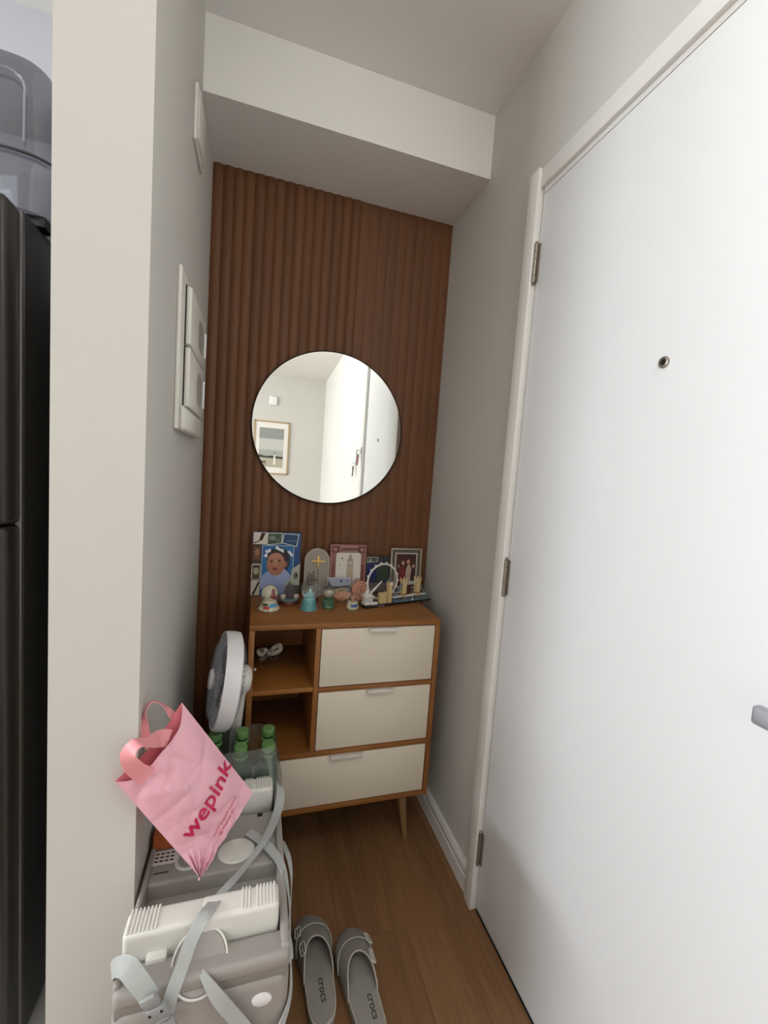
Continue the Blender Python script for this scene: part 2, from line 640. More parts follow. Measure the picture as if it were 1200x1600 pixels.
# ripple panelling on the back wall: every slat is a part
nl = 15
pL = 0.52 / nl
nr = 10
pR = (W - 0.52) / nr
def slat_mesh(p, amp, name):
    bm = bmesh.new()
    pts = []
    n = 10
    for k in range(n + 1):
        t = k / n
        pts.append((t * (p - 0.0006), -0.004 - amp * math.sin(PI * t) ** 0.8))
    prof = [(0, 0.011)] + pts + [(p - 0.0006, 0.011)]
    t_ = bmesh.new()
    lo = [t_.verts.new((a, b, 0.0)) for a, b in prof]
    hi = [t_.verts.new((a, b, HS - 0.0005)) for a, b in prof]
    m_ = len(prof)
    t_.faces.new(lo)
    t_.faces.new(hi[::-1])
    for i in range(m_):
        t_.faces.new([lo[i], lo[(i + 1) % m_], hi[(i + 1) % m_], hi[i]])
    merge(bm, t_)
    return finish(name, bm, 'slat_wood', wb)
sl = slat_mesh(pL, 0.0055, 'slat')
sl.location = (0.0005, 0, 0)
for i in range(1, nl):
    o = sl.copy()
    COL.objects.link(o)
    o.location = (0.0005 + i * pL, 0, 0)
sr = slat_mesh(pR, 0.0011, 'slat')
sr.location = (0.52, 0, 0)
for i in range(1, nr):
    o = sr.copy()
    COL.objects.link(o)
    o.location = (0.52 + i * pR, 0, 0)

# baseboard of the right wall, up to the door casing
bm = bmesh.new()
t_ = bmesh.new()
prof = [(W, 0), (W - 0.015, 0), (W - 0.015, 0.052), (W - 0.0125, 0.055), (W - 0.0125, 0.060), (W - 0.0145, 0.063), (W - 0.0145, 0.078), (W - 0.009, 0.087), (W, 0.088)]
a = [t_.verts.new((p[0], -0.004, p[1])) for p in prof]
b = [t_.verts.new((p[0], -0.562, p[1])) for p in prof]
t_.faces.new(a)
t_.faces.new(b[::-1])
for i in range(len(prof)):
    t_.faces.new([a[i], b[i], b[(i + 1) % len(prof)], a[(i + 1) % len(prof)]])
merge(bm, t_)
struct(finish('baseboard_right', bm, 'trim_white'))

# ------------------------------------------------------------------ entrance door
d1 = struct(empty('door_1', (W, -1.0, 0)))
def dbox(name, mat, x0, x1, y0, y1, z0, z1, bevel=0.0, parent=d1):
    bm = bmesh.new()
    bbox(bm, x0 - W, x1 - W, y0 + 1.0, y1 + 1.0, z0, z1, bevel)
    return finish(name, bm, mat, parent)
dbox('casing', 'trim_white', W - 0.022, W + 0.001, -0.6035, -0.562, 0, 2.152, 0.0015)
dbox('casing', 'trim_white', W - 0.014, W + 0.001, -1.455, -0.6035, 2.101, 2.150, 0.0015)
dbox('casing', 'trim_white', W - 0.022, W + 0.001, -1.460, -1.4015, 0, 2.152, 0.0015)
bm = bmesh.new()
bbox(bm, 0.002, 0.09, 0.3937, 0.404, 0, 2.101)
bbox(bm, 0.002, 0.09, -0.404, -0.4005, 0, 2.101)
bbox(bm, 0.036, 0.09, 0.37, 0.3937, 0, 2.101)
bbox(bm, 0.036, 0.09, -0.4005, -0.37, 0, 2.101)
bbox(bm, 0.036, 0.09, -0.4005, 0.3937, 2.06, 2.090)
bbox(bm, -0.002, 0.09, -0.4005, 0.3937, 2.0888, 2.101)
finish('door_jamb', bm, 'trim_white', d1)
dbox('threshold', 'dark_gap', W - 0.004, W + 0.09, -1.40, -0.605, -0.002, 0.003)
dbox('door_gap', 'dark_gap', W + 0.06, W + 0.09, -1.37, -0.63, 0, 0.03)
leaf = dbox('door_leaf', 'door_white', W - 0.003, W + 0.034, DY1, DY0, 0.009, DZ, 0.0015)
for zc in (1.906, 1.041, 0.202):
    bm = bmesh.new()
    hyy = -0.6045 + 1.0
    for k in range(5):
        z0 = zc - 0.050 + k * 0.0202
        lathe(bm, [(0.0062, 0), (0.0062, 0.0192)], 12, Matrix.Translation((-0.010, hyy, z0)))
    for s in (-1, 1):
        lathe(bm, [(0.0, -0.004), (0.004, -0.003), (0.0055, 0), (0.004, 0.003), (0, 0.004)], 12,
              Matrix.Translation((-0.010, hyy, zc + s * 0.053 + (0.001 if s > 0 else 0))))
    hinge = finish('hinge', bm, 'hinge_metal', d1)
    bm = bmesh.new()
    bbox(bm, -0.006, -0.002, hyy - 0.012, hyy + 0.004, zc - 0.05, zc + 0.05)
    finish('hinge_plate', bm, 'hinge_metal', hinge)
rotx = Matrix.Rotation(-PI / 2, 4, 'Y')
bm = bmesh.new()
lathe(bm, [(0.0105, 0), (0.0105, 0.003), (0.008, 0.0045), (0.0062, 0.0045), (0.0058, 0.002)], 20,
      Matrix.Translation((-0.003, -0.03, 1.546)) @ rotx, False)
ph = finish('peephole', bm, 'hinge_metal', d1)
bm = bmesh.new()
lathe(bm, [(0.0, 0.0022), (0.0062, 0.002)], 16, Matrix.Translation((-0.003, -0.03, 1.546)) @ rotx, False)
finish('lens', bm, 'lego_black', ph)
# lever handle
lv = empty('lever_handle', (-0.003, -0.355, 1.022))
lv.parent = d1
bm = bmesh.new()
lathe(bm, [(0.026, 0), (0.026, 0.006), (0.023, 0.009), (0, 0.009)], 24, rotx)
finish('rose', bm, 'satin_metal', lv)
bm = bmesh.new()
lathe(bm, [(0.009, 0.008), (0.009, 0.05)], 16, rotx)
bbox(bm, -0.058, -0.042, -0.012, 0.082, -0.013, 0.013, 0.005, 3)
finish('lever', bm, 'satin_metal', lv)

# ------------------------------------------------------------------ mirror
mir = empty('round_mirror', (0.4455, -0.0195, 1.472), (PI / 2 - 0.005, 0, -0.013))
tag(mir, 'frameless round mirror hung on the ribbed brown wood panelling', 'mirror')
bm = bmesh.new()
lathe(bm, [(0.2875, 0.0), (0.2875, 0.003), (0.284, 0.0045)], 128)
finish('mirror_edge', bm, 'black_metal', mir, 20)
bm = bmesh.new()
lathe(bm, [(0.2845, 0.0035), (0.2825, 0.0052), (0.0, 0.0052)], 128, None, False)
finish('mirror_glass', bm, 'mirror_silver', mir, 20)
for sx, sy in ((-0.1, 0.1), (0.1, 0.1), (-0.1, -0.1), (0.1, -0.1)):
    box('mounting_pad', 'black_metal', mir, sx - 0.02, sx + 0.02, sy - 0.02, sy + 0.02, -0.0065, 0.001)

# ------------------------------------------------------------------ cabinet
CX0, CX1, CY0, CY1, CZ0, CZ1 = 0.1870, 0.8080, -0.368, -0.018, 0.2065, 0.8350
T = 0.0165
cab = empty('sideboard', ((CX0 + CX1) / 2, (CY0 + CY1) / 2, 0))
tag(cab, 'small wooden sideboard with two open shelves, cream drawers and tapered legs', 'cabinet')
CO = Vector(cab.location)
def cbox(name, mat, x0, x1, y0, y1, z0, z1, bevel=0.001, parent=cab):
    bm = bmesh.new()
    bbox(bm, x0 - CO.x, x1 - CO.x, y0 - CO.y, y1 - CO.y, z0, z1, bevel)
    return finish(name, bm, mat, parent)
XD0, XD1 = 0.3870, 0.4025     # divider
cbox('top_panel', 'cabinet_wood', CX0, CX1, CY0, CY1, CZ1 - T, CZ1, 0.0015)
cbox('side_panel', 'cabinet_wood_vertical', CX0, CX0 + T, CY0, CY1, CZ0, CZ1 - T)
cbox('side_panel', 'cabinet_wood_vertical', CX1 - T, CX1, CY0, CY1, CZ0, CZ1 - T)
cbox('bottom_panel', 'cabinet_wood', CX0 + T, CX1 - T, CY0, CY1, CZ0, CZ0 + T)
cbox('back_panel', 'cabinet_wood', CX0 + T, CX1 - T, CY1 - 0.006, CY1 - 0.001, CZ0 + T, CZ1 - T, 0)
cbox('divider', 'cabinet_wood_vertical', XD0, XD1, CY0, CY1 - 0.006, 0.4125, CZ1 - T)
cbox('shelf', 'cabinet_wood', CX0 + T, XD0, CY0 + 0.002, CY1 - 0.006, 0.6135, 0.6285)
cbox('shelf', 'cabinet_wood', CX0 + T, CX1 - T, CY0, CY1 - 0.006, 0.3965, 0.4125)
cbox('rail', 'cabinet_wood', XD1, CX1 - T, CY0, CY0 + 0.03, 0.6105, 0.6245)
def drawer(x0, x1, z0, z1, hx0, hx1):
    d = cbox('drawer_front', 'drawer_cream', x0, x1, CY0 + 0.0015, CY0 + 0.018, z0, z1, 0.0012)
    bm = bmesh.new()
    a, b = hx0 - CO.x, hx1 - CO.x
    y = CY0 + 0.0015 - CO.y
    bbox(bm, a, b, y - 0.014, y + 0.012, z1 - 0.0005, z1 + 0.002, 0.0006)
    bbox(bm, a, b, y - 0.0155, y - 0.0135, z1 - 0.010, z1 + 0.002, 0.0006)
    finish('handle', bm, 'aluminium', d)
    return d
g = 0.0028
drawer(XD1 + g, CX1 - T - g, 0.6245 + g, CZ1 - T - g - 0.001, 0.556, 0.650)
drawer(XD1 + g, CX1 - T - g, 0.4125 + g, 0.6105 - g, 0.563, 0.651)
drawer(CX0 + T + g, CX1 - T - g, CZ0 + T + g, 0.3965 - g, 0.455, 0.560)
for sx in (-1, 1):
    for sy in (-1, 1):
        bm = bmesh.new()
        xt = (0.735 if sx > 0 else 0.26) - CO.x
        yt = (CY0 + 0.07 if sy < 0 else CY1 - 0.06) - CO.y
        top = Vector((xt, yt, CZ0))
        bot = Vector((xt + sx * 0.028, yt + sy * 0.012, 0.0))
        n = 16
        rg = []
        for P, r in ((top, 0.019), (bot, 0.0095)):
            rg.append([bm.verts.new(P + Vector((r * math.cos(2 * PI * k / n), r * math.sin(2 * PI * k / n), 0))) for k in range(n)])
        for k in range(n):
            bm.faces.new([rg[0][k], rg[0][(k + 1) % n], rg[1][(k + 1) % n], rg[1][k]])
        bm.faces.new(rg[0])
        bm.faces.new(rg[1])
        finish('leg', bm, 'leg_wood', cab)

# ------------------------------------------------------------------ things in the open shelf
orn = empty('ribbon_ornament', (0.258, -0.135, 0.6287))
tag(orn, 'small dull silver bow ornament lying in the upper open shelf', 'ornament')
bm = bmesh.new()
ribbon(bm, [(0.0, 0, 0.02), (-0.016, 0.0, 0.032), (-0.034, 0.004, 0.03), (-0.032, 0.0, 0.018), (-0.012, -0.002, 0.015), (0, 0, 0.02)],
       [(0, -1, .4)] * 6, 0.014, 0.0012)
ribbon(bm, [(0.0, 0, 0.02), (0.014, 0.0, 0.036), (0.036, 0.006, 0.044), (0.038, 0.0, 0.028), (0.014, -0.002, 0.018), (0, 0, 0.02)],
       [(0, -1, .4)] * 6, 0.014, 0.0012)
finish('bow_loops', bm, 'hinge_metal', orn)
bm = bmesh.new()
ribbon(bm, [(0, 0, 0.019), (-0.014, -0.012, 0.010), (-0.03, -0.02, 0.0015)], [(0, -1, .8)] * 3, [0.012, 0.014, 0.016], 0.0012)
ribbon(bm, [(0, 0, 0.019), (0.004, -0.014, 0.006), (0.018, -0.016, 0.003), (0.03, -0.008, 0.012)], [(0, -.6, .8)] * 4, 0.007, 0.0012)
finish('tails', bm, 'hinge_metal', orn)
bm = bmesh.new()
lathe(bm, [(0, -0.008), (0.006, -0.006), (0.008, 0), (0.006, 0.006), (0, 0.008)], 14, Matrix.Translation((0, -0.004, 0.021)))
finish('knot', bm, 'aluminium', orn)
peg = turned('shelf_peg', 'pure_white_plastic', None, [(0.0, 0.010), (0.003, 0.0095), (0.0048, 0.007), (0.0045, 0.004), (0.0025, 0.003), (0.0025, -0.002)], 14,
             (CX0 + T + 0.0015, -0.235, 0.637), (0, PI / 2, 0))
tag(peg, 'tiny white peg on the inner side of the upper shelf', 'peg')

# ------------------------------------------------------------------ pictures and frames on the cabinet
ZT = CZ1
def layers(parent, name, shapes, y, mat=None):
    """thin printed shapes glued on a picture; each list entry is (polygon, colour)"""
    for i, (poly, colr) in enumerate(shapes):
        bm = bmesh.new()
        yy = y - 0.0004 * (i + 1)
        prism(bm, poly, yy, yy + 0.0004)
        finish(name, bm, flatmat(*colr), parent, 0)

# 1 collage frame with child's portrait
f1 = empty('photo_frame', (0.2715, -0.049, ZT), (-0.06, 0, 0.0))
tag(f1, 'large collage photo frame with blue portrait of a baby wearing white bows', 'photo frame', 'photo frames on the sideboard')
fw, fh = 0.174, 0.236
box('frame', 'print_dark', f1, -fw / 2, fw / 2, 0.0, 0.012, 0, fh, 0.001)
x0 = -fw / 2
bl = (36, 84, 140)
shp = [(rc(x0, x0 + fw, 0, fh), (40, 82, 132)),
       (rc(x0, x0 + 0.032, 0.0, 0.19), (74, 50, 40)),
       (rc(x0 + 0.002, x0 + 0.052, fh - 0.046, fh - 0.002), (222, 212, 196)),
       ([(x0 + 0.002, fh - 0.040), (x0 + 0.022, fh - 0.032), (x0 + 0.030, fh - 0.004), (x0 + 0.044, fh - 0.004), (x0 + 0.034, fh - 0.030), (x0 + 0.004, fh - 0.044)], (52, 38, 30)),
       ([(x0 + 0.050, fh - 0.050), (x0 + 0.106, fh - 0.042), (x0 + 0.106, fh - 0.002), (x0 + 0.052, fh - 0.003)], (206, 204, 192)),
       ([(x0 + 0.053, fh - 0.046), (x0 + 0.102, fh - 0.040), (x0 + 0.102, fh - 0.005), (x0 + 0.055, fh - 0.006)], (72, 88, 70)),
       (ell(x0 + 0.070, fh - 0.022, 0.012, 0.009), (132, 136, 118)),
       (ell(x0 + 0.090, fh - 0.030, 0.008, 0.007), (108, 118, 100)),
       ([(x0 + 0.104, fh - 0.040), (x0 + 0.160, fh - 0.054), (x0 + 0.168, fh - 0.006), (x0 + 0.110, fh - 0.003)], (206, 210, 206)),
       ([(x0 + 0.108, fh - 0.038), (x0 + 0.157, fh - 0.050), (x0 + 0.164, fh - 0.009), (x0 + 0.113, fh - 0.006)], (34, 70, 106)),
       (rc(x0 + 0.120, x0 + 0.154, fh - 0.034, fh - 0.028), (70, 108, 130)),
       # left strip of small prints
       (rc(x0 + 0.004, x0 + 0.030, 0.130, 0.180), (112, 74, 52)),
       (ell(x0 + 0.018, 0.160, 0.008, 0.014), (156, 112, 82)),
       (rrect(x0 - 0.0, x0 + 0.032, 0.060, 0.118, 0.006), (206, 200, 182)),
       (rc(x0 + 0.003, x0 + 0.029, 0.062, 0.113), (74, 66, 46)),
       (ell(x0 + 0.016, 0.092, 0.010, 0.014), (170, 160, 128)),
       (ell(x0 + 0.016, 0.108, 0.010, 0.005), (60, 48, 34)),
       (rc(x0, x0 + 0.031, 0.002, 0.058), (198, 188, 172)),
       ([(x0 + 0.004, 0.004), (x0 + 0.012, 0.004), (x0 + 0.031, 0.050), (x0 + 0.031, 0.056), (x0 + 0.024, 0.050)], (44, 34, 30)),
       # portrait
       (rc(x0 + 0.034, x0 + 0.150, 0.020, 0.188), (196, 206, 210)),
       (rc(x0 + 0.036, x0 + 0.148, 0.020, 0.186), (46, 110, 166)),
       (ell(x0 + 0.100, 0.130, 0.038, 0.050), (34, 56, 76)),
       (ell(x0 + 0.092, 0.142, 0.040, 0.038), (46, 40, 46)),
       (ell(x0 + 0.088, 0.050, 0.058, 0.048), (150, 164, 204)),
       ([(x0 + 0.100, 0.098), (x0 + 0.118, 0.100), (x0 + 0.148, 0.070), (x0 + 0.130, 0.030), (x0 + 0.09, 0.06)], (160, 172, 210)),
       (ell(x0 + 0.122, 0.118, 0.006, 0.011), (150, 96, 76)),
       (ell(x0 + 0.086, 0.118, 0.033, 0.043), (172, 114, 90)),
       (ell(x0 + 0.084, 0.140, 0.026, 0.020), (186, 130, 106)),
       (ell(x0 + 0.070, 0.128, 0.0055, 0.0035), (44, 30, 26)),
       (ell(x0 + 0.098, 0.130, 0.0055, 0.0035), (44, 30, 26)),
       (rc(x0 + 0.063, x0 + 0.077, 0.1355, 0.137), (88, 54, 40)),
       (rc(x0 + 0.091, x0 + 0.105, 0.1375, 0.139), (88, 54, 40)),
       (ell(x0 + 0.083, 0.116, 0.0065, 0.0045), (194, 136, 110)),
       (ell(x0 + 0.083, 0.100, 0.009, 0.0045), (134, 62, 60)),
       (ell(x0 + 0.083, 0.1025, 0.009, 0.002), (116, 50, 50)),
       # white bows
       ([(x0 + 0.038, 0.148), (x0 + 0.050, 0.158), (x0 + 0.044, 0.168), (x0 + 0.064, 0.176), (x0 + 0.066, 0.164), (x0 + 0.054, 0.160), (x0 + 0.054, 0.142)], (226, 230, 236)),
       ([(x0 + 0.080, 0.176), (x0 + 0.086, 0.188), (x0 + 0.096, 0.178), (x0 + 0.112, 0.174), (x0 + 0.112, 0.160), (x0 + 0.098, 0.168)], (232, 234, 238)),
       ([(x0 + 0.124, 0.166), (x0 + 0.134, 0.170), (x0 + 0.148, 0.152), (x0 + 0.140, 0.146)], (226, 230, 236)),
       # lower right cut-out print
       ([(x0 + 0.144, 0.100), (x0 + 0.174, 0.122), (x0 + 0.174, 0.0), (x0 + 0.120, 0.0), (x0 + 0.122, 0.040), (x0 + 0.142, 0.070)], (176, 178, 164)),
       (ell(x0 + 0.160, 0.076, 0.008, 0.014), (104, 108, 92)),
       (ell(x0 + 0.162, 0.078, 0.003, 0.004), (26, 24, 22)),
       (rc(x0 + 0.128, x0 + 0.174, 0.0, 0.040), (86, 84, 80))]
layers(f1, 'print', shp, 0.0)
box('easel_back', 'print_dark', f1, -0.03, 0.03, 0.012, 0.0135, 0.0, 0.15, 0)

# 2 arched plaque with a cross
pq = empty('arched_plaque', (0.4235, -0.058, ZT), (-0.07, 0, 0))
tag(pq, 'grey arched plaque with a gold cross, beside the London frame', 'plaque')
hw = 0.0475
arch = [(-hw, 0), (hw, 0)] + [(hw * math.cos(PI * k / 24), 0.132 + hw * math.sin(PI * k / 24)) for k in range(25)]
noisy('plaque_stone', srgb(158, 148, 136), 0.5, 0.04, 12)
noisy('plaque_rim', srgb(190, 182, 168), 0.5, 0.04, 12)
bm = bmesh.new()
prism(bm, arch, 0.0, 0.010)
finish('slab', bm, 'plaque_rim', pq)
hw2 = 0.0445
arch2 = [(-hw2, 0), (hw2, 0)] + [(hw2 * math.cos(PI * k / 24), 0.132 + hw2 * math.sin(PI * k / 24)) for k in range(25)]
bm = bmesh.new()
prism(bm, arch2, -0.0008, 0.001)
finish('face', bm, 'plaque_stone', pq)
principled('gold', srgb(240, 196, 92), 0.3, 0.75)
bm = bmesh.new()
bbox(bm, -0.0025, 0.0025, -0.004, 0.0, 0.108, 0.151, 0.0006)
bbox(bm, -0.0245, 0.0265, -0.0042, 0.0, 0.128, 0.1325, 0.0006)
cross = finish('cross', bm, 'gold', pq, loc=(0.004, 0, 0))
bm = bmesh.new()
for a, b, h in ((-0.036, -0.033, 0.03), (-0.030, -0.027, 0.044), (-0.022, -0.018, 0.036), (-0.014, -0.011, 0.05), (-0.008, -0.006, 0.03)):
    bbox(bm, a, b, -0.0012, 0, 0.045, 0.045 + h)
bbox(bm, -0.040, -0.004, -0.0012, 0, 0.040, 0.044)
finish('engraved_skyline', bm, 'print_dark', pq)
bm = bmesh.new()
for k in range(4):
    bbox(bm, 0.002, 0.006, -0.0012, 0, 0.058 + 0.011 * k, 0.064 + 0.011 * k)
finish('engraved_letters', bm, 'print_dark', pq)

# 3 London frame
f3 = empty('photo_frame', (0.5445, -0.058, ZT), (-0.06, 0, 0))
tag(f3, 'dusty pink souvenir photo frame reading LONDON with a clock tower picture', 'photo frame', 'photo frames on the sideboard')
fw, fh = 0.143, 0.196
noisy('dusty_pink', srgb(176, 124, 112), 0.5, 0.05, 18)
box('frame', 'dusty_pink', f3, -fw / 2, fw / 2, 0, 0.012, 0, fh, 0.001)
x0 = -fw / 2
scal = []
for (cx, cz, a) in ((fw / 2 - 0.034, 0.154, 0), (-fw / 2 + 0.034, 0.154, PI / 2)):
    for k in range(5):
        t = a + PI / 2 * k / 4
        scal.append((cx + 0.012 * math.cos(t), cz + 0.012 * math.sin(t)))
pic = [(-fw / 2 + 0.022, 0.03), (fw / 2 - 0.022, 0.03)] + scal
layers(f3, 'print', [
    (rc(x0 + 0.003, x0 + fw - 0.003, 0.003, fh - 0.003), (150, 98, 88)),
    (rc(x0 + 0.006, x0 + 0.034, fh - 0.030, fh - 0.006), (96, 60, 56)),
    (rc(x0 + fw - 0.034, x0 + fw - 0.006, fh - 0.030, fh - 0.006), (96, 60, 56)),
    (ell(x0 + 0.018, fh - 0.018, 0.009, 0.008), (170, 120, 106)),
    (ell(x0 + fw - 0.018, fh - 0.018, 0.009, 0.008), (170, 120, 106)),
    (rc(x0 + 0.036, x0 + fw - 0.036, fh - 0.026, fh - 0.006), (190, 142, 126)),
    (rc(x0 + 0.008, x0 + 0.018, 0.06, 0.12), (128, 76, 70)),
    (rc(x0 + fw - 0.018, x0 + fw - 0.008, 0.06, 0.12), (118, 70, 66)),
    (pic, (226, 218, 206)),
    (rc(-0.048, 0.048, 0.03, 0.058), (196, 188, 176)),
    (rc(-0.006, 0.020, 0.03, 0.116), (190, 172, 150)),
    (rc(-0.004, 0.018, 0.116, 0.136), (170, 160, 142)),
    (ell(0.007, 0.126, 0.007, 0.007), (216, 206, 186)),
    ([(-0.004, 0.136), (0.018, 0.136), (0.009, 0.160), (0.005, 0.160)], (166, 158, 144)),
    (rc(-0.044, -0.010, 0.046, 0.060), (184, 174, 158)),
    (rc(0.028, 0.048, 0.034, 0.066), (196, 150, 142)),
    (ell(-0.026, 0.144, 0.004, 0.003), (120, 112, 104)),
    (ell(-0.034, 0.118, 0.003, 0.002), (150, 142, 134))], 0.0)
t_ = text_bm('LONDON', 0.0150, 0.0003, 0.0006, 'CENTER', 1.02)
t_.transform(Matrix.Translation((0, -0.009, fh - 0.0205)) @ Matrix.Rotation(PI / 2, 4, 'X'))
finish('lettering', t_, 'print_dark', f3, 0)

# small landscape card leaning on the London frame
cd = empty('postcard', (0.506, -0.090, ZT), (-0.10, 0, 0))
tag(cd, 'small pale blue landscape postcard leaning on the LONDON frame', 'postcard')
box('card', 'lego_white', cd, -0.046, 0.046, 0, 0.002, 0, 0.076)
layers(cd, 'print', [
    (rc(-0.045, 0.045, 0.001, 0.075), (166, 172, 186)),
    (rc(-0.045, 0.045, 0.001, 0.042), (126, 120, 112)),
    ([(-0.045, 0.072), (-0.028, 0.045), (0.0, 0.036), (0.045, 0.046), (0.045, 0.042), (-0.045, 0.038)], (96, 100, 106)),
    ([(-0.020, 0.002), (0.040, 0.002), (0.040, 0.034), (0.010, 0.036), (-0.020, 0.030)], (198, 180, 138)),
    (rc(0.026, 0.044, 0.004, 0.034), (150, 160, 168)),
    (rc(0.0, 0.022, 0.008, 0.030), (176, 152, 108)),
    (ell(0.008, 0.062, 0.005, 0.005), (78, 76, 110)),
    (ell(0.030, 0.062, 0.003, 0.003), (110, 110, 126))], 0.0)

# 4 small blue collage frame behind the skyline model
f4 = empty('photo_frame', (0.670, -0.044, ZT), (-0.05, 0, 0))
tag(f4, 'small dark blue collage frame half hidden behind the toy ferris wheel', 'photo frame', 'photo frames on the sideboard')
box('frame', 'print_dark', f4, -0.049, 0.049, 0, 0.010, 0, 0.150, 0.001)
layers(f4, 'print', [
    (rc(-0.048, 0.048, 0.001, 0.149), (40, 46, 78)),
    ([(-0.048, 0.124), (-0.002, 0.128), (0.0, 0.147), (-0.048, 0.148)], (196, 192, 182)),
    ([(-0.046, 0.127), (-0.005, 0.130), (-0.003, 0.145), (-0.046, 0.146)], (84, 94, 72)),
    ([(-0.042, 0.127), (-0.026, 0.128), (-0.032, 0.144)], (176, 172, 156)),
    (rc(0.004, 0.046, 0.118, 0.146), (52, 50, 54)),
    (rc(-0.044, -0.008, 0.06, 0.116), (30, 40, 96)),
    (rc(-0.004, 0.044, 0.05, 0.112), (52, 66, 48)),
    (rc(-0.044, 0.044, 0.01, 0.044), (110, 96, 92))], 0.0)

# 5 family picture in a thin silver frame
f5 = empty('photo_frame', (0.790, -0.042, ZT), (-0.05, 0, 0))
tag(f5, 'thin silver photo frame with grey mat and a family picture, nearest the right wall', 'photo frame', 'photo frames on the sideboard')
fw, fh = 0.133, 0.184
principled('frame_silver', srgb(196, 184, 160), 0.4, 0.3)
bm = bmesh.new()
for a in ((-fw / 2, -fw / 2 + 0.005, 0, fh), (fw / 2 - 0.005, fw / 2, 0, fh), (-fw / 2, fw / 2, 0, 0.005), (-fw / 2, fw / 2, fh - 0.005, fh)):
    bbox(bm, a[0], a[1], -0.003, 0.010, a[2], a[3], 0.0008)
finish('frame', bm, 'frame_silver', f5)
box('backing', 'print_dark', f5, -fw / 2 + 0.004, fw / 2 - 0.004, 0.0005, 0.009, 0.004, fh - 0.004)
layers(f5, 'print', [
    (rc(-fw / 2 + 0.005, fw / 2 - 0.005, 0.005, fh - 0.005), (98, 92, 84)),
    (rc(-0.048, 0.048, 0.022, 0.166), (206, 196, 180)),
    (rc(-0.043, 0.043, 0.027, 0.161), (70, 40, 36)),
    (rc(-0.043, 0.043, 0.027, 0.060), (92, 54, 44)),
    (ell(-0.016, 0.070, 0.014, 0.042), (128, 44, 42)),
    (ell(0.012, 0.075, 0.013, 0.044), (196, 168, 150)),
    (ell(0.030, 0.070, 0.009, 0.030), (66, 44, 42)),
    (ell(-0.034, 0.074, 0.008, 0.030), (96, 48, 46)),
    (ell(-0.014, 0.128, 0.009, 0.013), (92, 48, 34)),
    (ell(-0.014, 0.124, 0.0065, 0.009), (204, 150, 124)),
    (ell(0.008, 0.134, 0.009, 0.012), (86, 48, 36)),
    (ell(0.008, 0.130, 0.0065, 0.009), (206, 154, 128)),
    (ell(0.031, 0.112, 0.006, 0.008), (190, 140, 116)),
    (ell(-0.034, 0.112, 0.005, 0.007), (176, 122, 100))], 0.0)

# ------------------------------------------------------------------ snow globes and souvenirs
def sphere_prof(r, zc, z_from=-0.7, n=12):
    a0 = math.asin(z_from)
    return [(r * math.cos(a0 + (PI / 2 - a0) * k / n) if k < n else 0.0, zc + r * math.sin(a0 + (PI / 2 - a0) * k / n)) for k in range(n + 1)]

# globe with beach scene
g1 = empty('snow_globe', (0.2465, -0.222, ZT))
tag(g1, 'snow globe with a scalloped white base painted red and blue, leftmost of the globes', 'snow globe', 'snow globes on the sideboard')
noisy('globe_cream', srgb(206, 200, 176), 0.35, 0.08, 60)
turned('base', 'globe_cream', g1, [(0, 0), (0.030, 0), (0.033, 0.004), (0.031, 0.010), (0.026, 0.020), (0.024, 0.028), (0.023, 0.030), (0, 0.030)], 24)
bm = bmesh.new()
for k in range(12):
    a = 2 * PI * k / 12
    lathe(bm, [(0, -0.006), (0.005, -0.004), (0.007, 0), (0.005, 0.004), (0, 0.006)], 10,
          Matrix.Translation((0.0285 * math.cos(a), 0.0285 * math.sin(a), 0.0065)))
finish('scallops', bm, 'globe_cream', g1)
def patch(name, parent, rgb, r, a0, a1, z0, z1, taper=0.0):
    bm = bmesh.new()
    n = 8
    lo = [bm.verts.new((r * math.cos(a0 + (a1 - a0) * k / n), r * math.sin(a0 + (a1 - a0) * k / n), z0)) for k in range(n + 1)]
    hi = [bm.verts.new(((r - taper) * math.cos(a0 + (a1 - a0) * k / n), (r - taper) * math.sin(a0 + (a1 - a0) * k / n), z1)) for k in range(n + 1)]
    for k in range(n):
        bm.faces.new([lo[k], lo[k + 1], hi[k + 1], hi[k]])
    return finish(name, bm, flatmat(*rgb), parent)
patch('painted_car', g1, (196, 52, 56), 0.0310, -2.3, -1.55, 0.011, 0.019, 0.0035)
patch('painted_sea', g1, (86, 158, 204), 0.0290, -1.6, -0.6, 0.016, 0.027, 0.0035)
patch('painted_leaves', g1, (74, 92, 50), 0.0285, -2.5, -1.75, 0.021, 0.028, 0.0025)
sp = turned('glass_ball', 'clear_glass', g1, sphere_prof(0.0300, 0.056, -0.85), 28, close=False)
bm = bmesh.new()
lathe(bm, [(0.021, 0.030), (0.020, 0.036), (0.012, 0.041), (0, 0.043)], 20)
lathe(bm, [(0.006, 0.038), (0.007, 0.058), (0.004, 0.066), (0, 0.070)], 12, Matrix.Translation((-0.010, 0, 0)))
finish('scene', bm, 'globe_cream', g1)
bm = bmesh.new()
lathe(bm, [(0.007, 0.038), (0.008, 0.050), (0.005, 0.062), (0.006, 0.068), (0, 0.073)], 12, Matrix.Translation((0.011, -0.003, 0)))
finish('red_figure', bm, flatmat(150, 60, 58), g1)
turned('snow_back', 'globe_cream', g1, sphere_prof(0.026, 0.058, -0.5, 8), 20, loc=(0, 0.004, 0), close=False).scale = (1, 0.35, 1)

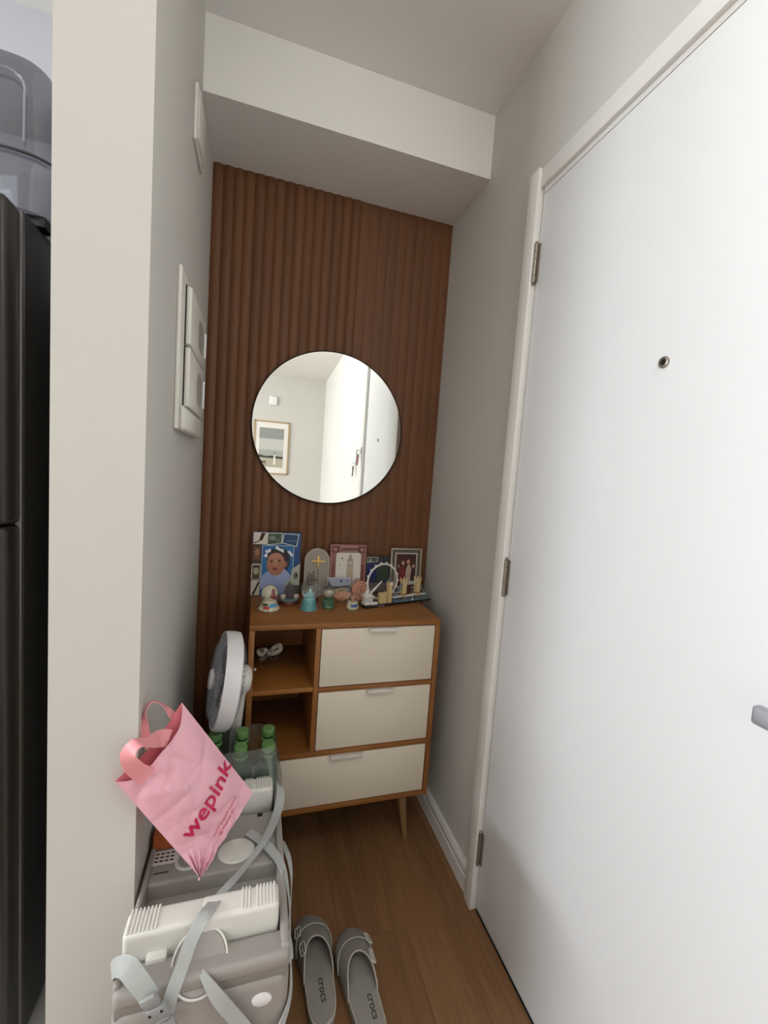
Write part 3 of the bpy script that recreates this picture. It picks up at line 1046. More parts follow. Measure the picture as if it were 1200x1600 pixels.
# grey castle souvenir
g2 = empty('castle_souvenir', (0.3165, -0.150, ZT))
tag(g2, 'dark grey castle souvenir on a reddish oval base between two snow globes', 'souvenir')
noisy('castle_grey', srgb(96, 88, 90), 0.5, 0.08, 60)
noisy('dark_red_base', srgb(96, 42, 34), 0.35, 0.05, 30)
o = turned('base', 'dark_red_base', g2, [(0, 0), (0.035, 0), (0.036, 0.004), (0.033, 0.012), (0, 0.012)], 28)
o = turned('pond', flatmat(96, 118, 120), g2, [(0.032, 0.012), (0.033, 0.016), (0.030, 0.019), (0, 0.0195)], 28)
bm = bmesh.new()
for x_, y_, r, h in ((0, 0.004, 0.010, 0.060), (-0.010, 0.006, 0.006, 0.046), (0.011, 0.006, 0.006, 0.050), (0.018, 0.004, 0.004, 0.034), (-0.016, 0.002, 0.004, 0.03), (0.004, -0.006, 0.005, 0.04)):
    lathe(bm, [(r, 0.018), (r * 0.9, 0.018 + h * 0.66), (r * 1.1, 0.018 + h * 0.68), (0, 0.018 + h)], 10, Matrix.Translation((x_, y_, 0)))
finish('towers', bm, 'castle_grey', g2)
for sx in (-0.023, 0.023):
    turned('glass_bead', 'plaque_rim', g2, [(0.0, 0.016), (0.008, 0.019), (0.0105, 0.027), (0.008, 0.034), (0, 0.037)], 16, (sx, -0.012, 0))

# large clear globe behind
g3 = empty('snow_globe', (0.3985, -0.118, ZT))
tag(g3, 'large clear globe standing behind the turquoise globe, in front of the cross plaque', 'snow globe', 'snow globes on the sideboard')
turned('base', 'lego_black', g3, [(0, 0), (0.026, 0), (0.027, 0.003), (0.022, 0.010), (0, 0.010)], 24)
turned('glass_ball', 'clear_glass', g3, sphere_prof(0.0400, 0.042, -0.8), 32, close=False)
bm = bmesh.new()
for k in range(9):
    a = k * 2.4
    lathe(bm, [(0, 0), (0.003, 0.002), (0.0035, 0.005), (0, 0.008)], 8,
          Matrix.Translation((0.018 * math.cos(a) * (k % 3) / 2, 0.018 * math.sin(a) * (k % 3) / 2, 0.012 + 0.005 * k)))
lathe(bm, [(0.022, 0.010), (0.018, 0.018), (0.008, 0.030), (0, 0.034)], 16)
finish('scene', bm, 'plaque_rim', g3)

# turquoise globe
g4 = empty('snow_globe', (0.3775, -0.222, ZT))
tag(g4, 'turquoise glitter snow globe on a flared turquoise base', 'snow globe', 'snow globes on the sideboard')
noisy('turquoise', srgb(96, 154, 158), 0.35, 0.22, 120)
noisy('turquoise_pale', srgb(150, 200, 202), 0.3, 0.12, 120)
bm = bmesh.new()
lathe(bm, [(0, 0), (0.029, 0), (0.0285, 0.004), (0.025, 0.018), (0.0235, 0.032), (0.021, 0.036), (0, 0.036)], 24)
finish('base', bm, 'turquoise', g4)
bm = bmesh.new()
for x_, y_, r, h in ((0.003, 0, 0.0055, 0.046), (-0.008, 0, 0.005, 0.030), (0.012, 0.002, 0.0045, 0.028), (-0.003, -0.008, 0.005, 0.024), (0.008, -0.007, 0.004, 0.02), (-0.014, 0.0, 0.004, 0.02)):
    lathe(bm, [(r, 0.034), (r, 0.034 + h * 0.55), (0, 0.034 + h)], 10, Matrix.Translation((x_, y_, 0)))
lathe(bm, [(0.020, 0.035), (0.018, 0.042), (0.010, 0.048), (0, 0.050)], 18)
finish('ice_spires', bm, 'turquoise_pale', g4)
turned('glass_ball', 'clear_glass', g4, sphere_prof(0.0260, 0.058, -0.85), 28, close=False)

# green globe
g5 = empty('snow_globe', (0.4470, -0.208, ZT))
tag(g5, 'small green snow globe with a silver ball and leafy base', 'snow globe', 'snow globes on the sideboard')
noisy('leaf_green', srgb(70, 110, 82), 0.4, 0.25, 90)
noisy('pearl', srgb(176, 172, 152), 0.25, 0.15, 40, metal=0.3)
bm = bmesh.new()
lathe(bm, [(0, 0), (0.022, 0), (0.0225, 0.004), (0.018, 0.010), (0.016, 0.030), (0.019, 0.038), (0, 0.038)], 20)
for k in range(8):
    a = 2 * PI * k / 8
    lathe(bm, [(0, -0.012), (0.004, -0.006), (0.0055, 0), (0.003, 0.008), (0, 0.013)], 8,
          Matrix.Translation((0.017 * math.cos(a), 0.017 * math.sin(a), 0.020)))
finish('base', bm, 'leaf_green', g5)
turned('silver_ball', 'pearl', g5, sphere_prof(0.0215, 0.054, -0.85), 24, close=False)
bm = bmesh.new()
lathe(bm, [(0.0185, 0.066), (0.016, 0.072), (0.009, 0.0765), (0, 0.078)], 20)
finish('cap', bm, 'castle_grey', g5)

# small globe with blue band
g6 = empty('snow_globe', (0.5275, -0.238, ZT))
tag(g6, 'tiny snow globe with blue picture on a cream and green base', 'snow globe', 'snow globes on the sideboard')
noisy('olive', srgb(132, 136, 86), 0.4, 0.12, 60)
turned('base', 'globe_cream', g6, [(0, 0.008), (0.0215, 0.008), (0.021, 0.014), (0.0185, 0.024), (0.018, 0.028), (0, 0.028)], 22)
bm = bmesh.new()
lathe(bm, [(0, 0), (0.021, 0), (0.0225, 0.003), (0.0215, 0.008), (0, 0.008)], 22)
finish('foot', bm, 'olive', g6)
patch('painted_picture', g6, (70, 92, 150), 0.0212, -2.1, -0.8, 0.013, 0.024, 0.0022)
turned('glass_ball', 'clear_glass', g6, sphere_prof(0.019, 0.042, -0.75), 22, close=False)
noisy('coral', srgb(196, 132, 104), 0.4, 0.15, 60)
bm = bmesh.new()
for k in range(6):
    a = k * 1.05
    tube(bm, [(0, 0, 0.028), (0.006 * math.cos(a), 0.006 * math.sin(a), 0.040), (0.012 * math.cos(a), 0.012 * math.sin(a), 0.052)], [0.003, 0.0025, 0.001], 6)
finish('scene', bm, 'coral', g6)

# carved coral disc and fan shell behind it
g7 = empty('carved_disc', (0.5835, -0.128, ZT), (-0.12, 0, 0.1))
tag(g7, 'coral pink carved round ornament standing behind the tiny blue globe', 'ornament')
bm = bmesh.new()
rx90 = Matrix.Rotation(PI / 2, 4, 'X')
lathe(bm, [(0, 0), (0.0345, 0), (0.036, 0.003), (0.0345, 0.008), (0, 0.008)], 36, Matrix.Translation((0, 0.004, 0.036)) @ rx90)
finish('disc', bm, 'coral', g7)
bm = bmesh.new()
for R_, r_ in ((0.031, 0.0025), (0.021, 0.003), (0.011, 0.0028)):
    torus(bm, R_, r_, 28, 6, Matrix.Translation((0, -0.005, 0.036)) @ rx90)
for k in range(5):
    a = 0.4 + k * 1.25
    tube(bm, [(0.006 * math.cos(a), -0.006, 0.036 + 0.006 * math.sin(a)), (0.026 * math.cos(a + 0.5), -0.006, 0.036 + 0.026 * math.sin(a + 0.5))], 0.0025, 6)
noisy('coral_pale', srgb(214, 162, 136), 0.4, 0.12, 60)
finish('carving', bm, 'coral_pale', g7)
bm = bmesh.new()
bbox(bm, -0.018, 0.018, -0.008, 0.012, 0.0, 0.006, 0.001)
finish('foot', bm, 'coral', g7)

g8 = empty('shell_ornament', (0.5050, -0.150, ZT), (0, 0, 0.2))
tag(g8, 'pale pink fan-shaped shell ornament lying below the postcard', 'ornament')
for k in range(7):
    a = -0.9 + k * 0.3
    bm = bmesh.new()
    tube(bm, [(0, 0.004, 0.004), (0.024 * math.sin(a), -0.004, 0.012 + 0.008 * math.cos(a)), (0.046 * math.sin(a), 0.0, 0.010 + 0.030 * math.cos(a))],
         [0.003, 0.005, 0.006], 8)
    finish('ridge', bm, 'coral_pale', g8)

# ------------------------------------------------------------------ brick-built skyline model
lg = empty('skyline_model', (0.576, -0.2365, ZT), (0, 0, 0.295))
tag(lg, 'toy brick city skyline with white ferris wheel and twin tower bridge on black base', 'toy model')
box('base_plate', 'lego_black', lg, 0.0, 0.300, 0.0, 0.056, 0.0, 0.0075, 0.0008)
box('name_tile', flatmat(120, 116, 112), lg, 0.052, 0.078, -0.0006, 0.001, 0.002, 0.006)
# gallery
bm = bmesh.new()
bbox(bm, 0.006, 0.034, 0.016, 0.040, 0.0075, 0.016)
bbox(bm, 0.004, 0.036, 0.014, 0.042, 0.036, 0.041)
bbox(bm, 0.008, 0.032, 0.020, 0.038, 0.016, 0.036)
for k in range(5):
    lathe(bm, [(0.0017, 0.016), (0.0017, 0.036)], 8, Matrix.Translation((0.008 + 0.006 * k, 0.016, 0)))
prism(bm, [(0.006, 0.041), (0.034, 0.041), (0.020, 0.050)], 0.016, 0.036)
lathe(bm, [(0.006, 0.046), (0.006, 0.052), (0.004, 0.057), (0, 0.060)], 12, Matrix.Translation((0.020, 0.030, 0)))
finish('gallery', bm, 'lego_white', lg)
# wheel
bm = bmesh.new()
wc = Matrix.Translation((0.093, 0.042, 0.082)) @ rx90
torus(bm, 0.067, 0.0022, 48, 8, wc)
torus(bm, 0.063, 0.0012, 48, 6, wc)
for k in range(18):
    a = 2 * PI * k / 18
    bbox(bm, -0.0024, 0.0024, -0.0024, 0.0024, -0.003, 0.003, 0.0006, 1, Matrix.Translation((0.093 + 0.0705 * math.cos(a), 0.042, 0.082 + 0.0705 * math.sin(a))))
wheel = finish('ferris_wheel', bm, 'lego_white', lg)
bm = bmesh.new()
tube(bm, [(0.036, 0.012, 0.0075), (0.040, 0.030, 0.045), (0.093, 0.046, 0.082)], 0.0022, 8)
tube(bm, [(0.050, 0.050, 0.0075), (0.044, 0.044, 0.045), (0.093, 0.046, 0.082)], 0.0022, 8)
bbox(bm, 0.030, 0.056, 0.008, 0.020, 0.0075, 0.016, 0.001)
finish('wheel_support', bm, 'lego_white', wheel)
# parliament and clock tower
bm = bmesh.new()
for k in range(5):
    bbox(bm, 0.066 + 0.0062 * k, 0.0712 + 0.0062 * k, 0.010, 0.026, 0.0075, 0.044 + (0.004 if k in (0, 4) else 0), 0.0006, 1)
    prism(bm, [(0.0664 + 0.0062 * k, 0.044), (0.0708 + 0.0062 * k, 0.044), (0.0686 + 0.0062 * k, 0.051)], 0.012, 0.016)
finish('parliament_block', bm, 'lego_tan', lg)
bm = bmesh.new()
bbox(bm, 0.101, 0.117, 0.008, 0.024, 0.0075, 0.070, 0.0006, 1)
bbox(bm, 0.0998, 0.1182, 0.0068, 0.0252, 0.070, 0.087, 0.0006, 1)
for k in range(3):
    bbox(bm, 0.1025 + 0.005 * k, 0.1055 + 0.005 * k, 0.0070, 0.009, 0.012, 0.066)
ct = finish('clock_tower', bm, 'lego_tan', lg)
bm = bmesh.new()
lathe(bm, [(0.0055, 0), (0.0055, 0.0012), (0, 0.0012)], 16, Matrix.Translation((0.109, 0.0068, 0.0785)) @ rx90)
finish('clock_face', bm, 'lego_white', ct)
bm = bmesh.new()
lathe(bm, [(0.0125, 0.087), (0.009, 0.094), (0.007, 0.096), (0.007, 0.101), (0.003, 0.112), (0, 0.124)], 4, Matrix.Translation((0.109, 0.016, 0)) @ Matrix.Rotation(PI / 4, 4, 'Z'))
finish('spire', bm, 'lego_grey', ct)
# bridge
bm = bmesh.new()
bbox(bm, 0.130, 0.292, 0.020, 0.032, 0.020, 0.025)
bbox(bm, 0.186, 0.240, 0.022, 0.030, 0.066, 0.069)
bbox(bm, 0.186, 0.240, 0.022, 0.030, 0.073, 0.076)
finish('bridge_deck', bm, 'lego_white', lg)
bm = bmesh.new()
bbox(bm, 0.132, 0.292, 0.006, 0.050, 0.0075, 0.0105)
finish('river', bm, 'lego_blue', lg)
for xc in (0.180, 0.246):
    bm = bmesh.new()
    bbox(bm, xc - 0.009, xc + 0.009, 0.016, 0.036, 0.022, 0.082, 0.0006, 1)
    for sx in (-0.008, 0.008):
        for sy in (0.017, 0.035):
            lathe(bm, [(0.003, 0.078), (0.003, 0.088), (0, 0.096)], 8, Matrix.Translation((xc + sx, sy, 0)))
    lathe(bm, [(0.008, 0.082), (0.003, 0.092), (0, 0.098)], 4, Matrix.Translation((xc, 0.026, 0)))
    tw = finish('bridge_tower', bm, 'lego_tan', lg)
    bm = bmesh.new()
    bbox(bm, xc - 0.011, xc + 0.011, 0.013, 0.039, 0.0075, 0.022, 0.0008, 1)
    finish('pier', bm, 'lego_grey', tw)
    bm = bmesh.new()
    bbox(bm, xc - 0.0094, xc + 0.0094, 0.0155, 0.0365, 0.030, 0.033)
    finish('belt', bm, 'lego_brown', tw)
bm = bmesh.new()
for y_ in (0.021, 0.031):
    tube(bm, [(0.171, y_, 0.070), (0.155, y_, 0.040), (0.136, y_, 0.024)], 0.0018, 6)
    tube(bm, [(0.255, y_, 0.070), (0.270, y_, 0.044), (0.288, y_, 0.022)], 0.0018, 6)
finish('cable', bm, 'lego_blue', lg)
bm = bmesh.new()
bbox(bm, 0.196, 0.232, 0.046, 0.054, 0.0075, 0.060, 0.0008, 1)
lathe(bm, [(0.014, 0.06), (0.012, 0.068), (0, 0.074)], 12, Matrix.Translation((0.214, 0.050, 0)) @ Matrix.Scale(0.4, 4, (0, 1, 0)))
finish('tower_house', bm, 'lego_brown', lg)
bm = bmesh.new()
lathe(bm, [(0.001, 0.0075), (0.001, 0.034), (0, 0.035)], 8, Matrix.Translation((0.213, 0.008, 0)))
lathe(bm, [(0.004, 0.0075), (0.003, 0.012), (0.001, 0.013)], 10, Matrix.Translation((0.213, 0.008, 0)))
finish('flag_pole', bm, 'lego_white', lg)

# ------------------------------------------------------------------ left wall: breaker panel and cover plate
bp_ = empty('breaker_panel', (0.0, -0.405, 1.3750))
tag(bp_, 'white two-door electrical panel on the left wall', 'electrical panel')
box('back_plate', 'white_plastic', bp_, 0.0, 0.010, -0.165, 0.165, 0.004, 0.366, 0.004, 3)
for k, (z0, z1) in enumerate(((0.208, 0.340), (0.062, 0.202))):
    dr = box('panel_door', 'white_plastic', bp_, 0.010, 0.024, -0.112, 0.160, z0, z1, 0.004, 3)
    bm = bmesh.new()
    pts = rrect(0.01, 0.12, z0 + 0.026, z1 - 0.030, 0.03, 6)
    t_ = bmesh.new()
    A = [t_.verts.new((0.0246, p[0], p[1])) for p in pts]
    B = [t_.verts.new((0.0225, p[0], p[1])) for p in pts]
    t_.faces.new(A)
    for i in range(len(pts)):
        t_.faces.new([A[i], B[i], B[(i + 1) % len(pts)], A[(i + 1) % len(pts)]])
    merge(bm, t_)
    finish('smoked_window', bm, 'panel_window', dr)
    box('latch', 'pure_white_plastic', dr, 0.022, 0.028, 0.146, 0.156, z0 + 0.03, z1 - 0.03, 0.0015)
    box('hinge_gap', 'dark_gap', dr, 0.0095, 0.0125, -0.1165, -0.1125, z0 - 0.002, z1 + 0.002)
bm = bmesh.new()
t_ = bmesh.new()
bbox(t_, 0.009, 0.022, -0.150, 0.150, 0.002, 0.060, 0.008, 3)
merge(bm, t_)
finish('lower_lip', bm, 'white_plastic', bp_)
cp = empty('wall_cover_plate', (0.0, -0.36, 2.10))
tag(cp, 'blank white square cover plate high on the left wall under the ceiling', 'cover plate')
box('plate', 'white_plastic', cp, 0.0, 0.009, -0.068, 0.068, 0.0, 0.132, 0.003, 3)
box('raised_cover', 'white_plastic', cp, 0.009, 0.0125, -0.058, 0.058, 0.010, 0.122, 0.002, 2)

# ------------------------------------------------------------------ fan behind the shopping bag
fan = empty('table_fan', (0.10, -0.32, 0))
tag(fan, 'white round fan wedged between the left wall and the wooden sideboard', 'fan')
FO = Vector(fan.location)
fn = Vector((-0.95, -0.13, 0.14)).normalized()
fc = Vector((0.1300, -0.418, 0.700)) - FO
FM = Matrix.Translation(fc) @ align_z(fn)
bm = bmesh.new()
R0 = 0.130
lathe(bm, [(R0 - 0.004, 0.020), (R0, 0.022), (R0 + 0.002, 0.012), (R0 + 0.002, -0.010), (R0, -0.020), (R0 - 0.008, -0.024), (R0 - 0.008, -0.021), (R0 - 0.003, -0.017), (R0 - 0.002, 0.010), (R0 - 0.004, 0.020)], 64, FM, False)
finish('outer_ring', bm, 'pure_white_plastic', fan)
for s, nm in ((1, 'front_grille'), (-1, 'rear_grille')):
    bm = bmesh.new()
    for k in range(36):
        a = 2 * PI * k / 36
        a2 = a + 0.35 * s
        p0 = FM @ Vector((0.026 * math.cos(a), 0.026 * math.sin(a), 0.036 * s))
        p1 = FM @ Vector((0.090 * math.cos(a + (a2 - a) * .5), 0.090 * math.sin(a + (a2 - a) * .5), 0.034 * s))
        p2 = FM @ Vector(((R0 - 0.003) * math.cos(a2), (R0 - 0.003) * math.sin(a2), 0.018 * s))
        tube(bm, [p0, p1, p2], 0.0011, 5)
    for R_ in (0.06, 0.1):
        torus(bm, R_, 0.001, 36, 5, FM @ Matrix.Translation((0, 0, 0.034 * s)))
    finish(nm, bm, 'clear_grille', fan)
bm = bmesh.new()
lathe(bm, [(0.027, 0.032), (0.028, 0.040), (0.025, 0.045), (0, 0.046)], 28, FM)
finish('hub_cap', bm, 'pure_white_plastic', fan)
for k in range(5):
    bm = bmesh.new()
    n = 8
    rows = []
    for i in range(n + 1):
        r = 0.018 + (0.112) * i / n
        wv = 0.45 + 0.25 * math.sin(PI * i / n)
        a = 2 * PI * k / 5
        rows.append([bm.verts.new(FM @ Vector((r * math.cos(a + wv * j), r * math.sin(a + wv * j), 0.010 * j - 0.004))) for j in (-1, 0, 1)])
    for A, B in zip(rows, rows[1:]):
        for j in range(2):
            bm.faces.new([A[j], A[j + 1], B[j + 1], B[j]])
    bl_ = finish('blade', bm, 'clear_grille', fan)
    sm = bl_.modifiers.new('solid', 'SOLIDIFY')
    sm.thickness = 0.0015
bm = bmesh.new()
lathe(bm, [(0.020, -0.020), (0.038, -0.030), (0.040, -0.055), (0.030, -0.066), (0, -0.068)], 28, FM)
finish('motor_housing', bm, 'white_plastic', fan)
mc = FM @ Vector((0, 0, -0.05))
bm = bmesh.new()
tube(bm, [mc, mc + Vector((-0.012, 0.004, -0.05)), (0.055, -0.045, 0.42), (0.03, -0.015, 0.02)], [0.022, 0.018, 0.014, 0.014], 14)
finish('neck', bm, 'white_plastic', fan)
turned('base', 'white_plastic', fan, [(0, 0), (0.080, 0), (0.082, 0.006), (0.074, 0.016), (0.02, 0.024), (0, 0.024)], 36)
bm = bmesh.new()
for a in (-0.25, 0.05, 0.35):
    d = FM.to_3x3() @ Vector((0, 1, 0))
    bbox(bm, -0.006, 0.006, -0.004, 0.004, -0.02, 0.014, 0.001, 1, FM @ Matrix.Rotation(PI + a, 4, 'Z') @ Matrix.Translation((0, R0 + 0.002, 0)))
finish('ring_clip', bm, 'clear_grille', fan)

# ------------------------------------------------------------------ dark slatted crate under the booster seat
cr = empty('slatted_crate', (0.146, -0.70, 0))
tag(cr, 'dark brown slatted crate on the floor under the grey booster seat', 'crate')
cx0, cx1, cy0, cy1 = -0.132, 0.116, -0.250, 0.275
box('lid', 'crate_brown', cr, cx0, cx1, cy0, cy1, 0.226, 0.244, 0.003)
box('core', 'lego_black', cr, cx0 + 0.012, cx1 - 0.012, cy0 + 0.012, cy1 - 0.012, 0.002, 0.228)
n_s = 26
s0 = None
for side in ('right', 'front'):
    cnt = n_s if side == 'right' else 13
    for k in range(cnt):
        if s0 is None:
            bm = bmesh.new()
            bbox(bm, -0.0035, 0.0035, -0.006, 0.006, 0.0, 0.222, 0.002, 1)
            o = s0 = finish('slat', bm, 'crate_brown_light', cr)
        else:
            o = s0.copy()
            COL.objects.link(o)
        if side == 'right':
            o.location = (cx1 - 0.006, cy0 + 0.012 + k * (cy1 - cy0 - 0.024) / (cnt - 1), 0.003)
            o.rotation_euler = (0, 0, 0)
        else:
            o.location = (cx0 + 0.012 + k * (cx1 - cx0 - 0.024) / (cnt - 1), cy0 + 0.006, 0.003)
            o.rotation_euler = (0, 0, PI / 2)

# ------------------------------------------------------------------ green bottles in film
bt = empty('green_bottle', (0.180, -0.455, 0.2445))
bprof = [(0, 0.0), (0.030, 0.0), (0.034, 0.005), (0.034, 0.165), (0.032, 0.195), (0.020, 0.245), (0.0145, 0.268), (0.0135, 0.288), (0, 0.288)]
turned('glass_body', 'bottle_green', bt, bprof, 22)
turned('cap', 'cap_green', bt, [(0.0165, 0.286), (0.0175, 0.288), (0.0175, 0.304), (0.016, 0.3065), (0, 0.307)], 22)
bm = bmesh.new()
lathe(bm, [(0.0158, 0.272), (0.0190, 0.274), (0.0190, 0.279), (0.0158, 0.281)], 22, None, False)
finish('neck_ring', bm, 'cap_green', bt)
spots = [(0.252, -0.455, 'back row, nearest the cabinet drawers'), (0.181, -0.455, 'back row, in the middle'), (0.110, -0.455, 'back row, nearest the left wall'),
         (0.250, -0.526, 'front row, beside the white grip'), (0.179, -0.526, 'front row, in the middle'), (0.108, -0.526, 'front row, behind the pink bag')]
for i, (bx, by, w_) in enumerate(spots):
    o = bt if i == 0 else copy_tree(bt)
    o.location = (bx, by, 0.2590)
    tag(o, 'green capped bottle of the wrapped pack, ' + w_, 'bottle', 'green bottles in the wrapped pack')
bt_tray = tag(box('bottle_tray', 'crate_brown_light', None, 0.072, 0.288, -0.5625, -0.4195, 0.2443, 0.2588, 0.002), 'thin brown card tray under the pack of green bottles', 'tray')
# shrink film round the pack
fm = bmesh.new()
n = 48
rows = []
levels = [(0.260, 1.02), (0.34, 1.03), (0.42, 1.03), (0.465, 1.02), (0.495, 0.96), (0.520, 0.89), (0.545, 0.88), (0.562, 0.84)]
rg = random.Random(3)
jit = [rg.uniform(-1, 1) for _ in range(n)]
for zi, (z, s) in enumerate(levels):
    row = []
    for k in range(n):
        a = 2 * PI * k / n
        c, s_ = math.cos(a), math.sin(a)
        ex = 0.5
        xx = math.copysign(abs(c) ** ex, c) * 0.107 * s
        yy = math.copysign(abs(s_) ** ex, s_) * 0.071 * s
        wob = 1 + 0.026 * jit[(k * 3 + zi * 5) % n]
        if yy < 0 or abs(xx) > 0.05:
            pass
        row.append(fm.verts.new((xx * wob + 0.180, yy * wob - 0.4905, z + 0.004 * jit[(k * 7 + zi) % n])))
    rows.append(row)
for A, B in zip(rows, rows[1:]):
    for k in range(n):
        fm.faces.new([A[k], A[(k + 1) % n], B[(k + 1) % n], B[k]])
film = finish('shrink_film', fm, 'clear_film', None, 25)
tag(film, 'crumpled clear plastic film wrapped around the green bottles', 'plastic wrap')

# ------------------------------------------------------------------ folded booster seat
bs = empty('booster_seat', (0.143, -0.77, 0.2445))
tag(bs, 'folded grey portable booster seat with white ribbed legs and grey straps', 'booster seat')
BO = Vector(bs.location)
def bsx(P):
    return Vector(P) - BO
def bpart(name, mat, boxes, bevel=0.006, seg=3, parent=bs):
    bm = bmesh.new()
    for q in boxes:
        bv = q[6] if len(q) > 6 else bevel
        bbox(bm, q[0] - BO.x, q[1] - BO.x, q[2] - BO.y, q[3] - BO.y, q[4] - BO.z, q[5] - BO.z, bv, seg)
    return finish(name, bm, mat, parent)
X0, X1, Y0, Y1 = 0.004, 0.282, -0.972, -0.566
bpart('lower_shell', 'booster_grey', [(X0, X1, Y0, Y1, 0.2448, 0.430, 0.020)], seg=5)
bpart('seam', 'booster_grey_dark', [(X0 + 0.005, X1 - 0.005, Y0 + 0.005, -0.930, 0.415, 0.4375, 0.003)])
bpart('upper_shell', 'booster_grey', [
    (X0 + 0.002, X1 - 0.002, Y0 + 0.002, -0.922, 0.434, 0.464, 0.010),
    (X0 + 0.002, X0 + 0.012, -0.960, Y1, 0.416, 0.470, 0.004),
    (X1 - 0.016, X1 - 0.001, -0.960, Y1, 0.416, 0.470, 0.005),
    (X0 + 0.010, X1 - 0.014, -0.785, -0.640, 0.416, 0.4630, 0.006)])
# folded legs
def white_leg(y0, y1, z0, z1):
    lgp = bpart('folding_leg', 'white_plastic', [(0.007, 0.1365, y0, y1, z0, z1 - 0.001, 0.009), (0.125, 0.263, y0, y1, z0, z1, 0.009)], seg=4)
    bm = bmesh.new()
    def rb(xa):
        bbox(bm, xa - BO.x, xa + 0.0034 - BO.x, y0 + 0.004 - BO.y, y1 - 0.001 - BO.y, z1 - 0.010 - BO.z, z1 + 0.0012 - BO.z, 0.001, 1)
        bbox(bm, xa - BO.x, xa + 0.0034 - BO.x, y1 - 0.009 - BO.y, y1 + 0.0008 - BO.y, z1 - 0.028 - BO.z, z1 - 0.004 - BO.z, 0.001, 1)
    for k in range(8):
        rb(0.012 + 0.0062 * k)
    for k in range(3):
        rb(0.196 + 0.0062 * k)
    for k in range(6):
        rb(0.222 + 0.0062 * k)
    finish('grip_ribs', bm, 'white_plastic', lgp)['kind'] = 'stuff'
    return lgp
white_leg(-0.921, -0.874, 0.4310, 0.511)
white_leg(-0.618, -0.572, 0.4310, 0.5050)
# pivot plate with its ring, slot and clips
pv = Matrix.Translation(bsx((0.132, -0.9415, 0.457))) @ align_z((0, -0.72, 0.69))
bm = bmesh.new()
lathe(bm, [(0.0425, -0.02), (0.0425, 0.004), (0.040, 0.006), (0, 0.0065)], 40, pv)
hub = finish('pivot_plate', bm, 'booster_grey', bs)
bm = bmesh.new()
torus(bm, 0.0435, 0.0019, 48, 8, pv @ Matrix.Translation((0, 0, 0.006)))
finish('pivot_ring', bm, 'white_plastic', hub)
bm = bmesh.new()
lathe(bm, [(0, -0.002), (0.010, -0.001), (0.010, 0.001), (0, 0.002)], 20, pv @ Matrix.Translation((0.003, -0.026, 0.0066)) @ Matrix.Scale(0.42, 4, (0, 1, 0)))
finish('strap_slot', bm, 'dark_gap', hub)
bm = bmesh.new()
t_ = bmesh.new()
lathe(t_, [(0, 0.006), (0.010, 0.0055), (0.0165, 0.003), (0.018, -0.004)], 28, Matrix.Scale(0.72, 4, (0, 1, 0)))
t_.transform(Matrix.Translation(bsx((0.236, Y0 + 0.001, 0.392))) @ Matrix.Rotation(0.15, 4, 'Y') @ Matrix.Rotation(PI / 2, 4, 'X'))
merge(bm, t_)
finish('release_button', bm, 'pure_white_plastic', bs)
bpart('side_clip', 'white_plastic', [(0.046, 0.078, -0.934, -0.918, 0.452, 0.472, 0.003)])
for cx_, rx_, ry_, nm in ((0.1815, 0.038, 0.031, 'cap_disc'), (0.086, 0.027, 0.026, 'cap_disc')):
    bm = bmesh.new()
    lathe(bm, [(1.0, 0.0), (1.0, 0.0022), (0.94, 0.0036), (0, 0.0042)], 40,
          Matrix.Translation(bsx((cx_, -0.741, 0.4625))) @ Matrix.Diagonal((rx_, ry_, 1, 1)))
    finish(nm, bm, 'white_plastic', bs)
bm = bmesh.new()
lathe(bm, [(0.021, 0.0), (0.021, 0.001), (0, 0.001)], 32, Matrix.Translation(bsx((0.086, -0.741, 0.4664))))
finish('disc_inlay', bm, 'booster_grey', bs)
st = bpart('sticker', 'lego_white', [(0.012, 0.062, -0.742, -0.708, 0.4628, 0.4636, 0)])
bpart('sticker_print', 'print_dark', [(0.018 + 0.010 * k, 0.025 + 0.010 * k, y_, y_ + 0.0035, 0.4636, 0.4640, 0) for y_ in (-0.717, -0.726, -0.735) for k in range(4)], parent=bs)
bpart('embossed_mark', 'print_dark', [(0.022, 0.050, -0.7625, -0.7595, 0.4630, 0.4634, 0)])
bm = bmesh.new()
torus(bm, 0.012, 0.0022, 24, 8, Matrix.Translation(bsx((0.250, -0.772, 0.463))), -1.2, 1.6)
finish('moulded_ridge', bm, 'booster_grey', bs)
bpart('screw', 'dark_gap', [(0.226, 0.238, -0.655, -0.645, 0.4630, 0.4645, 0.0006)])
# straps
def strap(name, pts, nrm, width):
    bm = bmesh.new()
    ribbon(bm, [bsx(p) for p in pts], nrm, width, 0.0018)
    return finish(name, bm, 'strap_grey', bs, 40)
strap('long_strap',
      [(0.089, -0.991, 0.420), (0.094, -0.985, 0.456), (0.107, -0.967, 0.486), (0.119, -0.940, 0.505), (0.138, -0.915, 0.518), (0.163, -0.862, 0.498), (0.203, -0.800, 0.482), (0.243, -0.737, 0.478), (0.271, -0.675, 0.484), (0.280, -0.632, 0.498), (0.274, -0.600, 0.500), (0.268, -0.585, 0.470)],
      [(0, -1, .3), (0, -1, .4), (0, -.9, .6), (0, -.6, .9), (0, -.2, 1), (-.2, .1, 1), (.5, .1, .9), (-.3, 0, 1), (-.2, -.2, 1), (.3, -.6, .8), (.8, -.2, .4), (.9, -.2, .2)],
      [0.019, 0.021, 0.021, 0.022, 0.022, 0.019, 0.010, 0.019, 0.021, 0.02, 0.018, 0.018])
